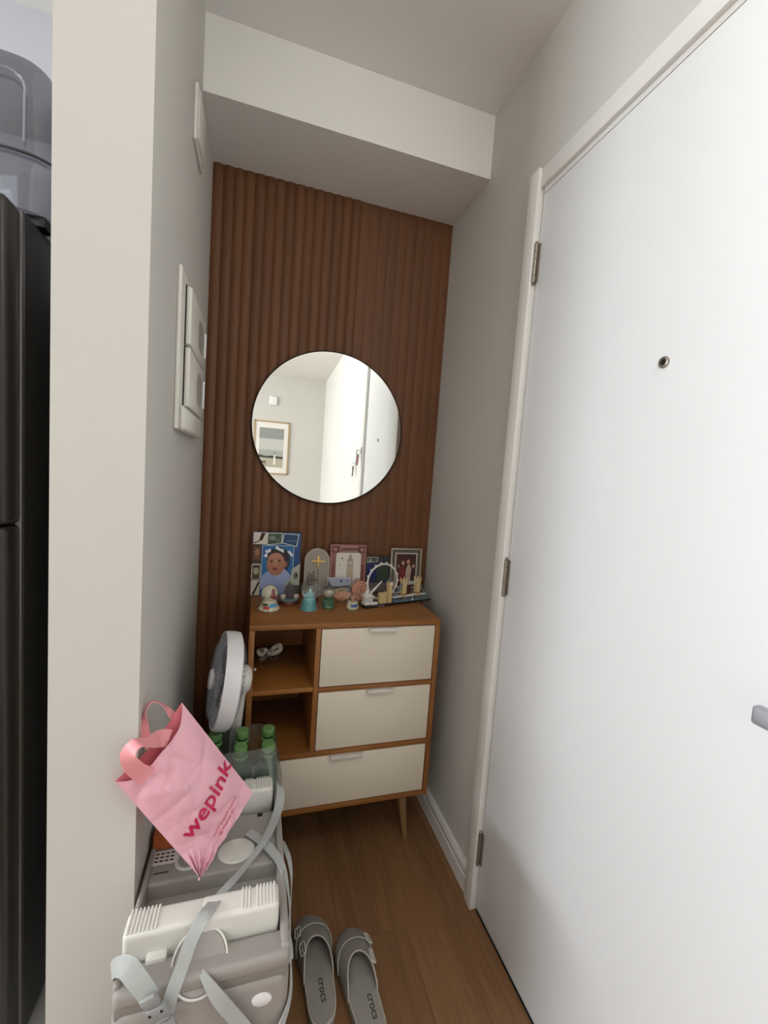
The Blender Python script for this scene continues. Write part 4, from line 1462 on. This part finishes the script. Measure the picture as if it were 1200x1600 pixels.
strap('buckle_strap',
      [(0.006, -0.925, 0.450), (0.001, -0.945, 0.478), (0.010, -0.960, 0.504), (0.028, -0.972, 0.514), (0.048, -0.985, 0.500), (0.067, -0.993, 0.476)],
      [(-.9, -.2, .2), (-.8, -.5, .3), (-.3, -.8, .7), (.1, -.8, .7), (.2, -.9, .4), (.1, -1, .3)], [0.016, 0.018, 0.024, 0.027, 0.027, 0.026])
strap('slot_strap',
      [(0.136, -0.962, 0.462), (0.148, -0.977, 0.457), (0.168, -0.987, 0.432), (0.198, -0.989, 0.387), (0.232, -0.988, 0.330)],
      [(.2, -.8, .6), (0, -1, .5), (-.1, -1, .3), (0, -1, .2), (0, -1, .1)], [0.008, 0.014, 0.022, 0.022, 0.021])
strap('side_strap',
      [(0.206, -0.700, 0.4675), (0.246, -0.752, 0.473), (0.274, -0.806, 0.473), (0.2885, -0.850, 0.440), (0.2890, -0.900, 0.400), (0.2875, -0.955, 0.365), (0.268, -0.984, 0.340), (0.242, -0.988, 0.290)],
      [(0, 0, 1), (0, 0, 1), (.4, 0, .9), (1, 0, .3), (1, -.1, .1), (1, -.5, .1), (.5, -1, 0), (.1, -1, 0)], [0.019, 0.02, 0.018, 0.016, 0.015, 0.015, 0.018, 0.02])
strap('loop_strap',
      [(0.284, -0.690, 0.420), (0.294, -0.748, 0.434), (0.299, -0.790, 0.418), (0.296, -0.815, 0.370), (0.2865, -0.83, 0.33)],
      [(.3, 0, 1), (.4, 0, .9), (.9, 0, .4), (1, 0, 0), (1, 0, -.2)], 0.012)
strap('strap_tail',
      [(0.2855, -0.735, 0.285), (0.293, -0.748, 0.262), (0.303, -0.770, 0.236), (0.308, -0.785, 0.215)],
      [(1, -.3, .5), (.8, -.3, .8), (.8, -.4, .8), (.9, -.4, .5)], [0.014, 0.022, 0.026, 0.024])
# buckle
bkm = Matrix.Translation(bsx((0.074, -0.997, 0.463))) @ Matrix.Rotation(1.05, 4, 'Y') @ Matrix.Rotation(0.2, 4, 'X')
bm = bmesh.new()
bbox(bm, -0.024, -0.004, -0.004, 0.004, -0.013, 0.013, 0.0025, 2, bkm)
bbox(bm, -0.002, 0.022, -0.0045, 0.0045, -0.015, 0.015, 0.003, 2, bkm)
bbox(bm, 0.022, 0.028, -0.004, 0.004, -0.010, 0.010, 0.0015, 2, bkm)
bk = finish('buckle', bm, 'buckle_grey', bs)
bm = bmesh.new()
for s in (-1, 1):
    lathe(bm, [(0.0022, -0.0056), (0.0022, 0.0056)], 10, bkm @ Matrix.Translation((0.006, 0, 0.010 * s)) @ Matrix.Rotation(PI / 2, 4, 'X'))
finish('rivet', bm, 'dark_gap', bk)
bm = bmesh.new()
bbox(bm, -0.013, 0.013, -0.004, 0.004, -0.016, 0.014, 0.003, 2, Matrix.Translation(bsx((0.093, -0.994, 0.420))) @ Matrix.Rotation(-0.3, 4, 'Y'))
finish('strap_slider', bm, 'buckle_grey', bs)

# orange carton behind the bag
oc = empty('orange_carton', (0.030, -0.682, 0.4640))
tag(oc, 'small orange carton lying on the booster seat by the left wall', 'carton')
box('carton_body', 'orange_card', oc, -0.021, 0.022, -0.022, 0.030, 0.0, 0.032, 0.001)
box('carton_flap', 'orange_card', oc, -0.020, 0.021, -0.0228, -0.0216, 0.010, 0.0315)
# grey cloth-like film lying before the far leg
ph_ = empty('instruction_card', (0.215, -0.655, 0.4634))

# ------------------------------------------------------------------ pink shopping bag
B0 = Vector((0.1150, -0.838, 0.5160))
B1 = Vector((0.2100, -0.768, 0.6150))
T0 = Vector((-0.0290, -0.840, 0.7310))
T1 = Vector((0.0655, -0.770, 0.8300))
eu = B1 - B0
ev = T0 - B0
nrm = eu.cross(ev).normalized()
if nrm.y > 0:
    nrm = -nrm
bag = empty('shopping_bag', B0)
tag(bag, 'pink plastic shopping bag lettered wepink, propped on the booster seat', 'shopping bag')
rg = random.Random(11)
folds = [(rg.uniform(0, 1), rg.uniform(0, 1), rg.uniform(0, PI), rg.choice((-1, 1)) * rg.uniform(0.0026, 0.0058), rg.uniform(0.03, 0.09)) for _ in range(34)]
def bag_pt(u, v, front=True):
    """point of the bag: u across its width, v from its bottom to its mouth"""
    edge = max(0.0, 1 - abs(2 * u - 1) ** 2.6)
    bot = min(1.0, v / 0.28)
    bulge = 0.026 * edge * (0.35 + 0.65 * math.sin(PI * min(1, v * 0.8 + 0.15))) * (0.25 + 0.75 * bot)
    P = B0 + eu * u + ev * v
    # the bottom corner is bunched together
    pin = math.exp(-((u * 0.16) ** 2 + (v * 0.262) ** 2) / 0.0016)
    P = P + (eu * 0.10 + ev * 0.03) * pin * 0.0
    h = 0.0
    for (fu, fv, fa, am, wd) in folds:
        du, dv = (u - fu) * 0.16, (v - fv) * 0.262
        a = du * math.cos(fa) + dv * math.sin(fa)
        b = -du * math.sin(fa) + dv * math.cos(fa)
        h += am * math.exp(-abs(a) / 0.007 - (b / wd) ** 2)
    h += 0.004 * pin * math.sin(70 * u + 40 * v)
    h *= edge ** 0.5
    if front:
        return P + nrm * (bulge + h)
    return P - nrm * (bulge * 0.9 - h * 0.5)
def bag_sheet(name, front, mat, vtop=lambda u: 1.0):
    bm = bmesh.new()
    nu, nv = 44, 60
    vv = [[bm.verts.new(bag_pt(i / nu, j / nv * vtop(i / nu), front) - B0) for i in range(nu + 1)] for j in range(nv + 1)]
    for j in range(nv):
        for i in range(nu):
            bm.faces.new([vv[j][i], vv[j][i + 1], vv[j + 1][i + 1], vv[j + 1][i]])
    return finish(name, bm, mat, bag, 60)
def mouth(u):
    # the mouth droops between its two pointed corners
    return 1.0 - 0.13 * math.sin(PI * u) ** 0.8 - 0.02 * math.sin(3 * PI * u)
front = bag_sheet('front_sheet', True, 'bag_pink', mouth)
back = bag_sheet('back_sheet', False, 'bag_inner_pink', lambda u: 1.0 - 0.06 * math.sin(PI * u))
# lettering printed on the front sheet
def print_text(name, s, size, u0, v0, bold, length):
    t = text_bm(s, size, bold, 0.0, 'LEFT')
    xs = [v.co.x for v in t.verts]
    k = length / max(xs)
    bmesh.ops.subdivide_edges(t, edges=[e for e in t.edges if e.calc_length() > size * 0.25], cuts=2)
    bmesh.ops.triangulate(t, faces=t.faces[:])
    hgt = ev.length
    wid = eu.length
    for v in t.verts:
        a_, b_ = v.co.x * k, v.co.y * k
        u_ = u0 + (a_ * math.cos(0.13) - b_ * math.sin(0.13)) / wid
        v_ = v0 + (a_ * math.sin(0.13) + b_ * math.cos(0.13)) / hgt
        v.co = bag_pt(u_, v_, True) + nrm * 0.0022 - B0
    return finish(name, t, 'print_red', front, 0)
print_text('brand_lettering', 'wepink', 0.05, 0.165, 0.262, 0.0007, 0.132)
print_text('small_lettering', 'www.wepink.com.br', 0.01, 0.36, 0.098, 0.0, 0.074)
print_text('small_lettering', '@wepink.br', 0.01, 0.42, 0.060, 0.0, 0.046)
# bunched corner at the bottom
bm = bmesh.new()
rows = []
un, vn = eu.normalized(), ev.normalized()
for j in range(13):
    r = -0.004 + 0.062 * j / 12
    row = []
    for k in range(49):
        t = -0.04 + (PI / 2 + 0.08) * k / 48
        rip = (0.0045 * math.sin(17 * t + 3 * math.sin(5 * t)) + 0.002 * math.sin(41 * t)) * math.sin(PI * min(1, (j + 1.5) / 12.5)) ** 0.8
        fall = 0.007 * (1 - j / 12)
        d = un * math.cos(t) + vn * math.sin(t)
        u_, v_ = max(0, r * math.cos(t)) / eu.length, max(0, r * math.sin(t)) / ev.length
        base = bag_pt(min(1, u_), min(1, v_)) - B0
        row.append(bm.verts.new(base + d * min(r, 0) + nrm * (0.0012 + rip * 0.8 + fall if j < 12 else 0.0002)))
    rows.append(row)
for A, B in zip(rows, rows[1:]):
    for k in range(48):
        bm.faces.new([A[k], A[k + 1], B[k + 1], B[k]])
finish('gathered_corner', bm, 'bag_pink', bag, 50)
# two loop handles
un, vn = eu.normalized(), ev.normalized()
def handle(pts, nr, wd=0.024):
    bm = bmesh.new()
    P = [B0 + eu * a + ev * b + nrm * c - B0 for a, b, c in pts]
    ribbon(bm, P, nr, wd, 0.0012, 8)
    return finish('handle', bm, 'bag_strap_pink', bag, 40)
handle([(0.26, 0.86, 0.020), (0.22, 0.99, 0.030), (0.25, 1.10, 0.040), (0.38, 1.12, 0.044), (0.50, 1.02, 0.032), (0.58, 0.97, 0.016), (0.66, 0.90, 0.006)],
       [nrm, nrm + un * -.5, nrm * .6 + vn * .4 - un * .5, vn + nrm * .4, nrm * .6 + vn * .7 + un * .5, nrm + un * .4, nrm], 0.030)
handle([(0.45, 0.94, -0.016), (0.52, 1.06, -0.014), (0.64, 1.16, -0.010), (0.76, 1.17, -0.012), (0.83, 1.08, -0.016), (0.84, 0.96, -0.018)],
       [nrm, nrm + un * -.5, vn + un * -.4, vn + un * .5, un + nrm * .2, nrm + un * .4], 0.015)
bpy.data.objects.remove(ph_, do_unlink=True)

# ------------------------------------------------------------------ clogs
def clog(name, loc, rz, side, label):
    """side: +1 buckles on the right, -1 on the left"""
    root = empty(name, loc, (0, 0, rz))
    tag(root, label, 'shoe', 'pair of grey clogs')
    L = 0.252
    tab = [(0.0, 0.0), (0.02, 0.016), (0.06, 0.0265), (0.14, 0.0335), (0.28, 0.036), (0.45, 0.038), (0.62, 0.0445), (0.76, 0.0475), (0.86, 0.0445), (0.93, 0.036), (0.98, 0.020), (1.0, 0.0)]
    def hw(s):
        for (a, b), (c, d) in zip(tab, tab[1:]):
            if s <= c:
                t = (s - a) / (c - a)
                return b + (d - b) * t
        return 0.0
    def bend(s):
        return side * -0.006 * math.sin(PI * s)
    def outline(scale, n=26):
        R_ = []
        ss = [0.5 - 0.5 * math.cos(PI * k / n) for k in range(n + 1)]
        for s in ss:
            R_.append((hw(s) * scale + bend(s), (s - 0.5) * L * (1 - (1 - scale) * 0.3)))
        for s in ss[-2:0:-1]:
            R_.append((-hw(s) * scale + bend(s), (s - 0.5) * L * (1 - (1 - scale) * 0.3)))
        return R_
    def slab(nm, levels, mat, par=root):
        bm = bmesh.new()
        rings = [[bm.verts.new((x_, y_, z)) for x_, y_ in outline(sc)] for sc, z in levels]
        for A, B in zip(rings, rings[1:]):
            for k in range(len(A)):
                bm.faces.new([A[k], A[(k + 1) % len(A)], B[(k + 1) % len(B)], B[k]])
        bm.faces.new(rings[0][::-1])
        bm.faces.new(rings[-1])
        return finish(nm, bm, mat, par, 40)
    slab('sole', [(0.93, 0.0), (0.98, 0.006), (1.0, 0.020), (0.98, 0.026)], 'clog_grey')
    ins = slab('insole', [(0.94, 0.024), (0.93, 0.0295), (0.90, 0.0305)], 'clog_insole')
    bm = bmesh.new()
    tube(bm, [(x_, y_, 0.0285) for x_, y_ in outline(0.965)], 0.0017, 6, 0, True)
    finish('rim_piping', bm, 'clog_piping', root)
    t = text_bm('crocs', 0.024, 0.0002, 0.0002, 'CENTER')
    t.transform(Matrix.Translation((0.002, -0.055, 0.0307)) @ Matrix.Rotation(-PI / 2 * 1.0, 4, 'Z'))
    finish('insole_lettering', t, 'print_dark', ins, 0)
    # upper
    def htop(s):
        return 0.016 + 0.040 * (1 - max(0.0, (s - 0.45) / 0.55) ** 1.9)
    def up(s, f, off=0.0):
        x_ = (hw(s) * 1.0 + off) * math.cos(f)
        z = 0.020 + (htop(s) + off) * (math.sin(f) ** 0.62 if f > 0 else 0)
        return Vector((x_ + bend(s), (s - 0.5) * L + off * 0.5, z))
    def s0(f):
        return 0.40 + 0.26 * math.sin(f) ** 1.5
    bm = bmesh.new()
    nf, ns = 24, 18
    vv = []
    for j in range(ns + 1):
        row = []
        for i in range(nf + 1):
            f = PI * i / nf
            a = s0(f)
            t_ = j / ns
            s = a + (0.995 - a) * (1 - (1 - t_) ** 1.6)
            row.append(bm.verts.new(up(s, min(max(f, 1e-4), PI - 1e-4))))
        vv.append(row)
    for j in range(ns):
        for i in range(nf):
            bm.faces.new([vv[j][i], vv[j][i + 1], vv[j + 1][i + 1], vv[j + 1][i]])
    up_o = finish('upper', bm, 'clog_grey', root, 60)
    md = up_o.modifiers.new('solid', 'SOLIDIFY')
    md.thickness = 0.0028
    md.offset = -1
    bm = bmesh.new()
    tube(bm, [up(s0(PI * k / 30), min(max(PI * k / 30, 0.001), PI - 0.001), 0.0004) for k in range(31)], 0.0016, 6)
    finish('opening_piping', bm, 'clog_piping', root)
    # toe strap laid over the upper, with its own piping
    def c1(f):
        return 0.81 - 0.17 * (1 - math.sin(f))
    fs = [min(max(PI * k / 24, 0.001), PI - 0.001) for k in range(25)]
    bm = bmesh.new()
    rows = []
    for f in fs:
        rows.append([bm.verts.new(up(c1(f) + (0.992 - c1(f)) * q / 10, f, 0.0030)) for q in range(11)])
    for A, B in zip(rows, rows[1:]):
        for q in range(10):
            bm.faces.new([A[q], A[q + 1], B[q + 1], B[q]])
    so = finish('toe_strap', bm, 'clog_grey', root, 60)
    sm_ = so.modifiers.new('solid', 'SOLIDIFY')
    sm_.thickness = 0.0026
    sm_.offset = -1
    bm = bmesh.new()
    tube(bm, [up(c1(f), f, 0.0032) for f in fs], 0.0012, 6)
    finish('strap_piping', bm, 'clog_piping', so)
    for kk in range(2):
        # buckle
        f = 0.72 if side > 0 else PI - 0.72
        c = (c1(f) + 0.02) if kk == 0 else (s0(f) + 0.03)
        p = up(c, f, 0.006)
        pa = up(c, f - 0.05, 0.006)
        pb = up(c, f + 0.05, 0.006)
        pc = up(c + 0.02, f, 0.006)
        tx = (pb - pa).normalized()
        ty = (pc - p)
        ty = (ty - tx * ty.dot(tx)).normalized()
        tz = tx.cross(ty)
        M = Matrix((tx, ty, tz)).transposed().to_4x4()
        M.translation = p
        bm = bmesh.new()
        pts = [M @ Vector((q[0], q[1], 0.0)) for q in rrect(-0.008, 0.008, -0.015, 0.015, 0.004, 3)]
        tube(bm, pts, 0.0017, 6, 0, True)
        tube(bm, [M @ Vector((0, -0.015, 0.0)), M @ Vector((0, 0.015, 0.0))], 0.0013, 6)
        tube(bm, [M @ Vector((0, 0, 0.001)), M @ Vector((0.010, 0, 0.0015))], 0.0012, 6)
        finish('buckle', bm, 'aluminium', root)
    return root
clog('clog', (0.388, -0.665, 0.0), 0.05, -1, 'grey two-strap clog right beside the booster seat')
clog('clog', (0.500, -0.726, 0.0), 0.06, 1, 'grey two-strap clog farther from the booster seat, nearer the door')

# ------------------------------------------------------------------ kitchen behind the partition
fr = empty('refrigerator', (-0.60, -0.42, 0))
tag(fr, 'dark grey refrigerator in the kitchen behind the wall end', 'refrigerator')
box('cabinet_body', 'fridge_dark', fr, -0.355, 0.355, -0.235, 0.270, 0.03, 1.745, 0.006, 3)
fd = box('lower_door', 'fridge_dark', fr, -0.352, 0.352, -0.290, -0.240, 0.05, 1.16, 0.010, 3)
fd2 = box('upper_door', 'fridge_dark', fr, -0.352, 0.352, -0.290, -0.240, 1.164, 1.745, 0.010, 3)
box('edge_strip', 'fridge_edge', fr, 0.345, 0.3565, -0.246, -0.234, 0.05, 1.740, 0.002)
for par, z0, z1 in ((fd, 0.75, 1.10), (fd2, 1.22, 1.55)):
    bm = bmesh.new()
    tube(bm, [(-0.31, -0.288, z0), (-0.31, -0.330, z0 + 0.02), (-0.31, -0.330, z1 - 0.02), (-0.31, -0.288, z1)], 0.010, 10)
    finish('door_handle', bm, 'satin_metal', par)
for sx in (-0.3, 0.3):
    for sy in (-0.18, 0.22):
        turned('foot', 'lego_black', fr, [(0.018, 0), (0.018, 0.031)], 12, (sx, sy, 0))

# smoky container on the refrigerator
sc_ = empty('smoky_container', (-0.345, -0.470, 1.7455))
tag(sc_, 'smoky translucent plastic container with a domed lid on top of the refrigerator', 'container')
def rsq(bm, levels, n=56, ex=0.42):
    rings = []
    for hx_, hy_, z in levels:
        row = []
        for k in range(n):
            a = 2 * PI * k / n
            c, s = math.cos(a), math.sin(a)
            row.append(bm.verts.new((math.copysign(abs(c) ** ex, c) * hx_, math.copysign(abs(s) ** ex, s) * hy_, z)))
        rings.append(row)
    for A, B in zip(rings, rings[1:]):
        for k in range(n):
            bm.faces.new([A[k], A[(k + 1) % n], B[(k + 1) % n], B[k]])
    return rings
bm = bmesh.new()
r_ = rsq(bm, [(0.125, 0.150, 0.020), (0.132, 0.158, 0.050), (0.136, 0.162, 0.105), (0.142, 0.168, 0.108), (0.142, 0.168, 0.114)])
bm.faces.new(r_[0][::-1])
finish('lower_tray', bm, 'smoky_plastic', sc_)
bm = bmesh.new()
r_ = rsq(bm, [(0.141, 0.167, 0.115), (0.137, 0.163, 0.120), (0.132, 0.158, 0.220), (0.124, 0.150, 0.275), (0.104, 0.128, 0.305), (0.06, 0.08, 0.318), (0.012, 0.016, 0.321)])
bm.faces.new(r_[-1])
finish('domed_lid', bm, 'smoky_plastic', sc_)
for yc in (-0.075, 0.03):
    pts = [(0.139, yc - 0.03, 0.13), (0.137, yc - 0.03, 0.21)] + [(0.135 - 0.002 * math.sin(PI * k / 8), yc - 0.03 * math.cos(PI * k / 8), 0.225 + 0.028 * math.sin(PI * k / 8)) for k in range(9)] + [(0.137, yc + 0.03, 0.21), (0.139, yc + 0.03, 0.13)]
    bm = bmesh.new()
    tube(bm, pts, 0.0022, 6)
    finish('embossed_arch', bm, 'clear_grille', sc_)
for xc in (0.06, -0.03):
    pts = [(xc - 0.03, -0.165, 0.13), (xc - 0.03, -0.163, 0.21)] + [(xc - 0.03 * math.cos(PI * k / 8), -0.161, 0.225 + 0.028 * math.sin(PI * k / 8)) for k in range(9)] + [(xc + 0.03, -0.163, 0.21), (xc + 0.03, -0.165, 0.13)]
    bm = bmesh.new()
    tube(bm, pts, 0.0022, 6)
    finish('embossed_arch', bm, 'clear_grille', sc_)
for sx in (-0.09, 0.09):
    for sy in (-0.11, 0.11):
        box('foot', 'lego_black', sc_, sx - 0.02, sx + 0.02, sy - 0.02, sy + 0.02, 0.0, 0.021, 0.003)
bm = bmesh.new()
rsq(bm, [(0.143, 0.169, 0.1095), (0.144, 0.170, 0.112), (0.143, 0.169, 0.1145)])
finish('rim_seal', bm, 'lego_black', sc_)

# ------------------------------------------------------------------ unseen ceiling lamp, added to brighten the left wall
cl = empty('fill_ceiling_lamp', (0.58, -1.85, H))
tag(cl, 'unseen round opal glass lamp added on the hall ceiling in front of the door', 'lamp')
turned('lamp_base', 'trim_white', cl, [(0, 0), (0.07, 0), (0.07, -0.018), (0.055, -0.028), (0, -0.028)], 32)
LAMP_POWER = 9.0
mo = bpy.data.materials.new('opal_glow')
mo.use_nodes = True
mb = mo.node_tree.nodes['Principled BSDF']
mb.inputs['Base Color'].default_value = (0.9, 0.9, 0.88, 1)
mb.inputs['Emission Color'].default_value = (1.0, 0.975, 0.92, 1)
mb.inputs['Emission Strength'].default_value = LAMP_POWER / (PI * 4 * PI * 0.10 ** 2)
MATS['opal_glow'] = mo
turned('opal_globe', 'opal_glow', cl, [(0.0, -0.215)] + [(0.10 * math.cos(-PI / 2 + PI * k / 16), -0.115 + 0.10 * math.sin(-PI / 2 + PI * k / 16)) for k in range(1, 15)], 32)

# ------------------------------------------------------------------ rest of the room seen in the mirror
pf = empty('framed_picture', (0.243, YR, 1.290))
tag(pf, 'framed grey landscape print on the rear wall, seen in the round mirror', 'picture')
hwf, hhf = 0.215, 0.660
principled('oak_frame', srgb(176, 146, 104), 0.5)
bm = bmesh.new()
for a in ((-hwf, -hwf + 0.014, 0, hhf), (hwf - 0.014, hwf, 0, hhf), (-hwf, hwf, 0, 0.014), (-hwf, hwf, hhf - 0.014, hhf)):
    bbox(bm, a[0], a[1], 0.001, 0.028, a[2], a[3], 0.001)
finish('frame', bm, 'oak_frame', pf)
box('mat_board', 'lego_white', pf, -hwf + 0.012, hwf - 0.012, 0.001, 0.012, 0.012, hhf - 0.012)
def lay_rear(parent, shapes):
    for i, (poly, c) in enumerate(shapes):
        bm = bmesh.new()
        yy = 0.0124 + 0.0005 * i
        prism(bm, poly, yy - 0.0005, yy)
        finish('print', bm, flatmat(*c), parent, 0)
lay_rear(pf, [
    (rc(-0.150, 0.150, 0.085, 0.575), (164, 166, 160)),
    (rc(-0.150, 0.150, 0.300, 0.440), (190, 190, 184)),
    (rc(-0.150, 0.150, 0.440, 0.575), (144, 146, 142)),
    (rc(-0.150, 0.150, 0.085, 0.205), (176, 168, 152)),
    ([(-0.150, 0.200), (0.150, 0.196), (0.150, 0.222), (0.02, 0.232), (-0.06, 0.222), (-0.150, 0.240)], (66, 66, 62)),
    ([(0.030, 0.120), (0.060, 0.120), (0.054, 0.250), (0.036, 0.250)], (226, 222, 212)),
    (rc(0.038, 0.052, 0.250, 0.266), (64, 60, 58)),
    ([(-0.110, 0.130), (-0.060, 0.138), (-0.056, 0.160), (-0.100, 0.156), (-0.112, 0.172), (-0.118, 0.160)], (92, 80, 66)),
    (rc(-0.108, -0.102, 0.105, 0.140), (84, 74, 62)),
    (rc(-0.066, -0.060, 0.108, 0.142), (84, 74, 62))])
ab = empty('wall_sensor', (0.241, YR, 2.150))
tag(ab, 'small white sensor box on the rear wall above the landscape print', 'sensor')
box('housing', 'pure_white_plastic', ab, -0.05, 0.05, 0.0, 0.035, 0.0, 0.110, 0.008, 3)
box('front_cover', 'pure_white_plastic', ab, -0.040, 0.040, 0.034, 0.040, 0.010, 0.100, 0.003, 2)

def key_hook(name, loc, label, colr, plate):
    k = empty(name, loc)
    tag(k, label, 'keys')
    box('hook_plate', 'satin_metal', k, -0.006, 0.0, -plate[0], plate[0], 0.0, plate[1], 0.002)
    bm = bmesh.new()
    tube(bm, [(-0.004, 0, 0.03), (-0.022, 0, 0.022), (-0.028, 0, 0.03)], 0.002, 6)
    finish('hook', bm, 'satin_metal', k)
    bm = bmesh.new()
    torus(bm, 0.014, 0.0014, 20, 6, Matrix.Translation((-0.022, 0, 0.010)) @ Matrix.Rotation(PI / 2, 4, 'X'))
    finish('key_ring', bm, 'satin_metal', k)
    for i, (dy, ln) in enumerate(((-0.012, 0.055), (0.004, 0.06))):
        bm = bmesh.new()
        bbox(bm, -0.024 + 0.004 * i, -0.0215 + 0.004 * i, dy - 0.009, dy + 0.009, -0.028, -0.004, 0.001)
        bbox(bm, -0.024 + 0.004 * i, -0.0215 + 0.004 * i, dy - 0.003, dy + 0.003, -0.004 - ln, -0.026, 0.0008)
        finish('key', bm, 'hinge_metal', k)
    bm = bmesh.new()
    bbox(bm, -0.032, -0.026, 0.004, 0.022, -0.085, -0.008, 0.002)
    finish('key_fob', bm, flatmat(*colr), k)
    return k
key_hook('hanging_keys', (W - 0.022, -1.430, 1.475), 'keys with red fob hanging at the door edge, seen in the mirror', (150, 40, 60), (0.015, 0.05))
key_hook('hanging_keys', (W - 0.0012, -1.700, 1.395), 'bunch of keys on a long wall hook beyond the door, seen in the mirror', (60, 60, 62), (0.012, 0.13))
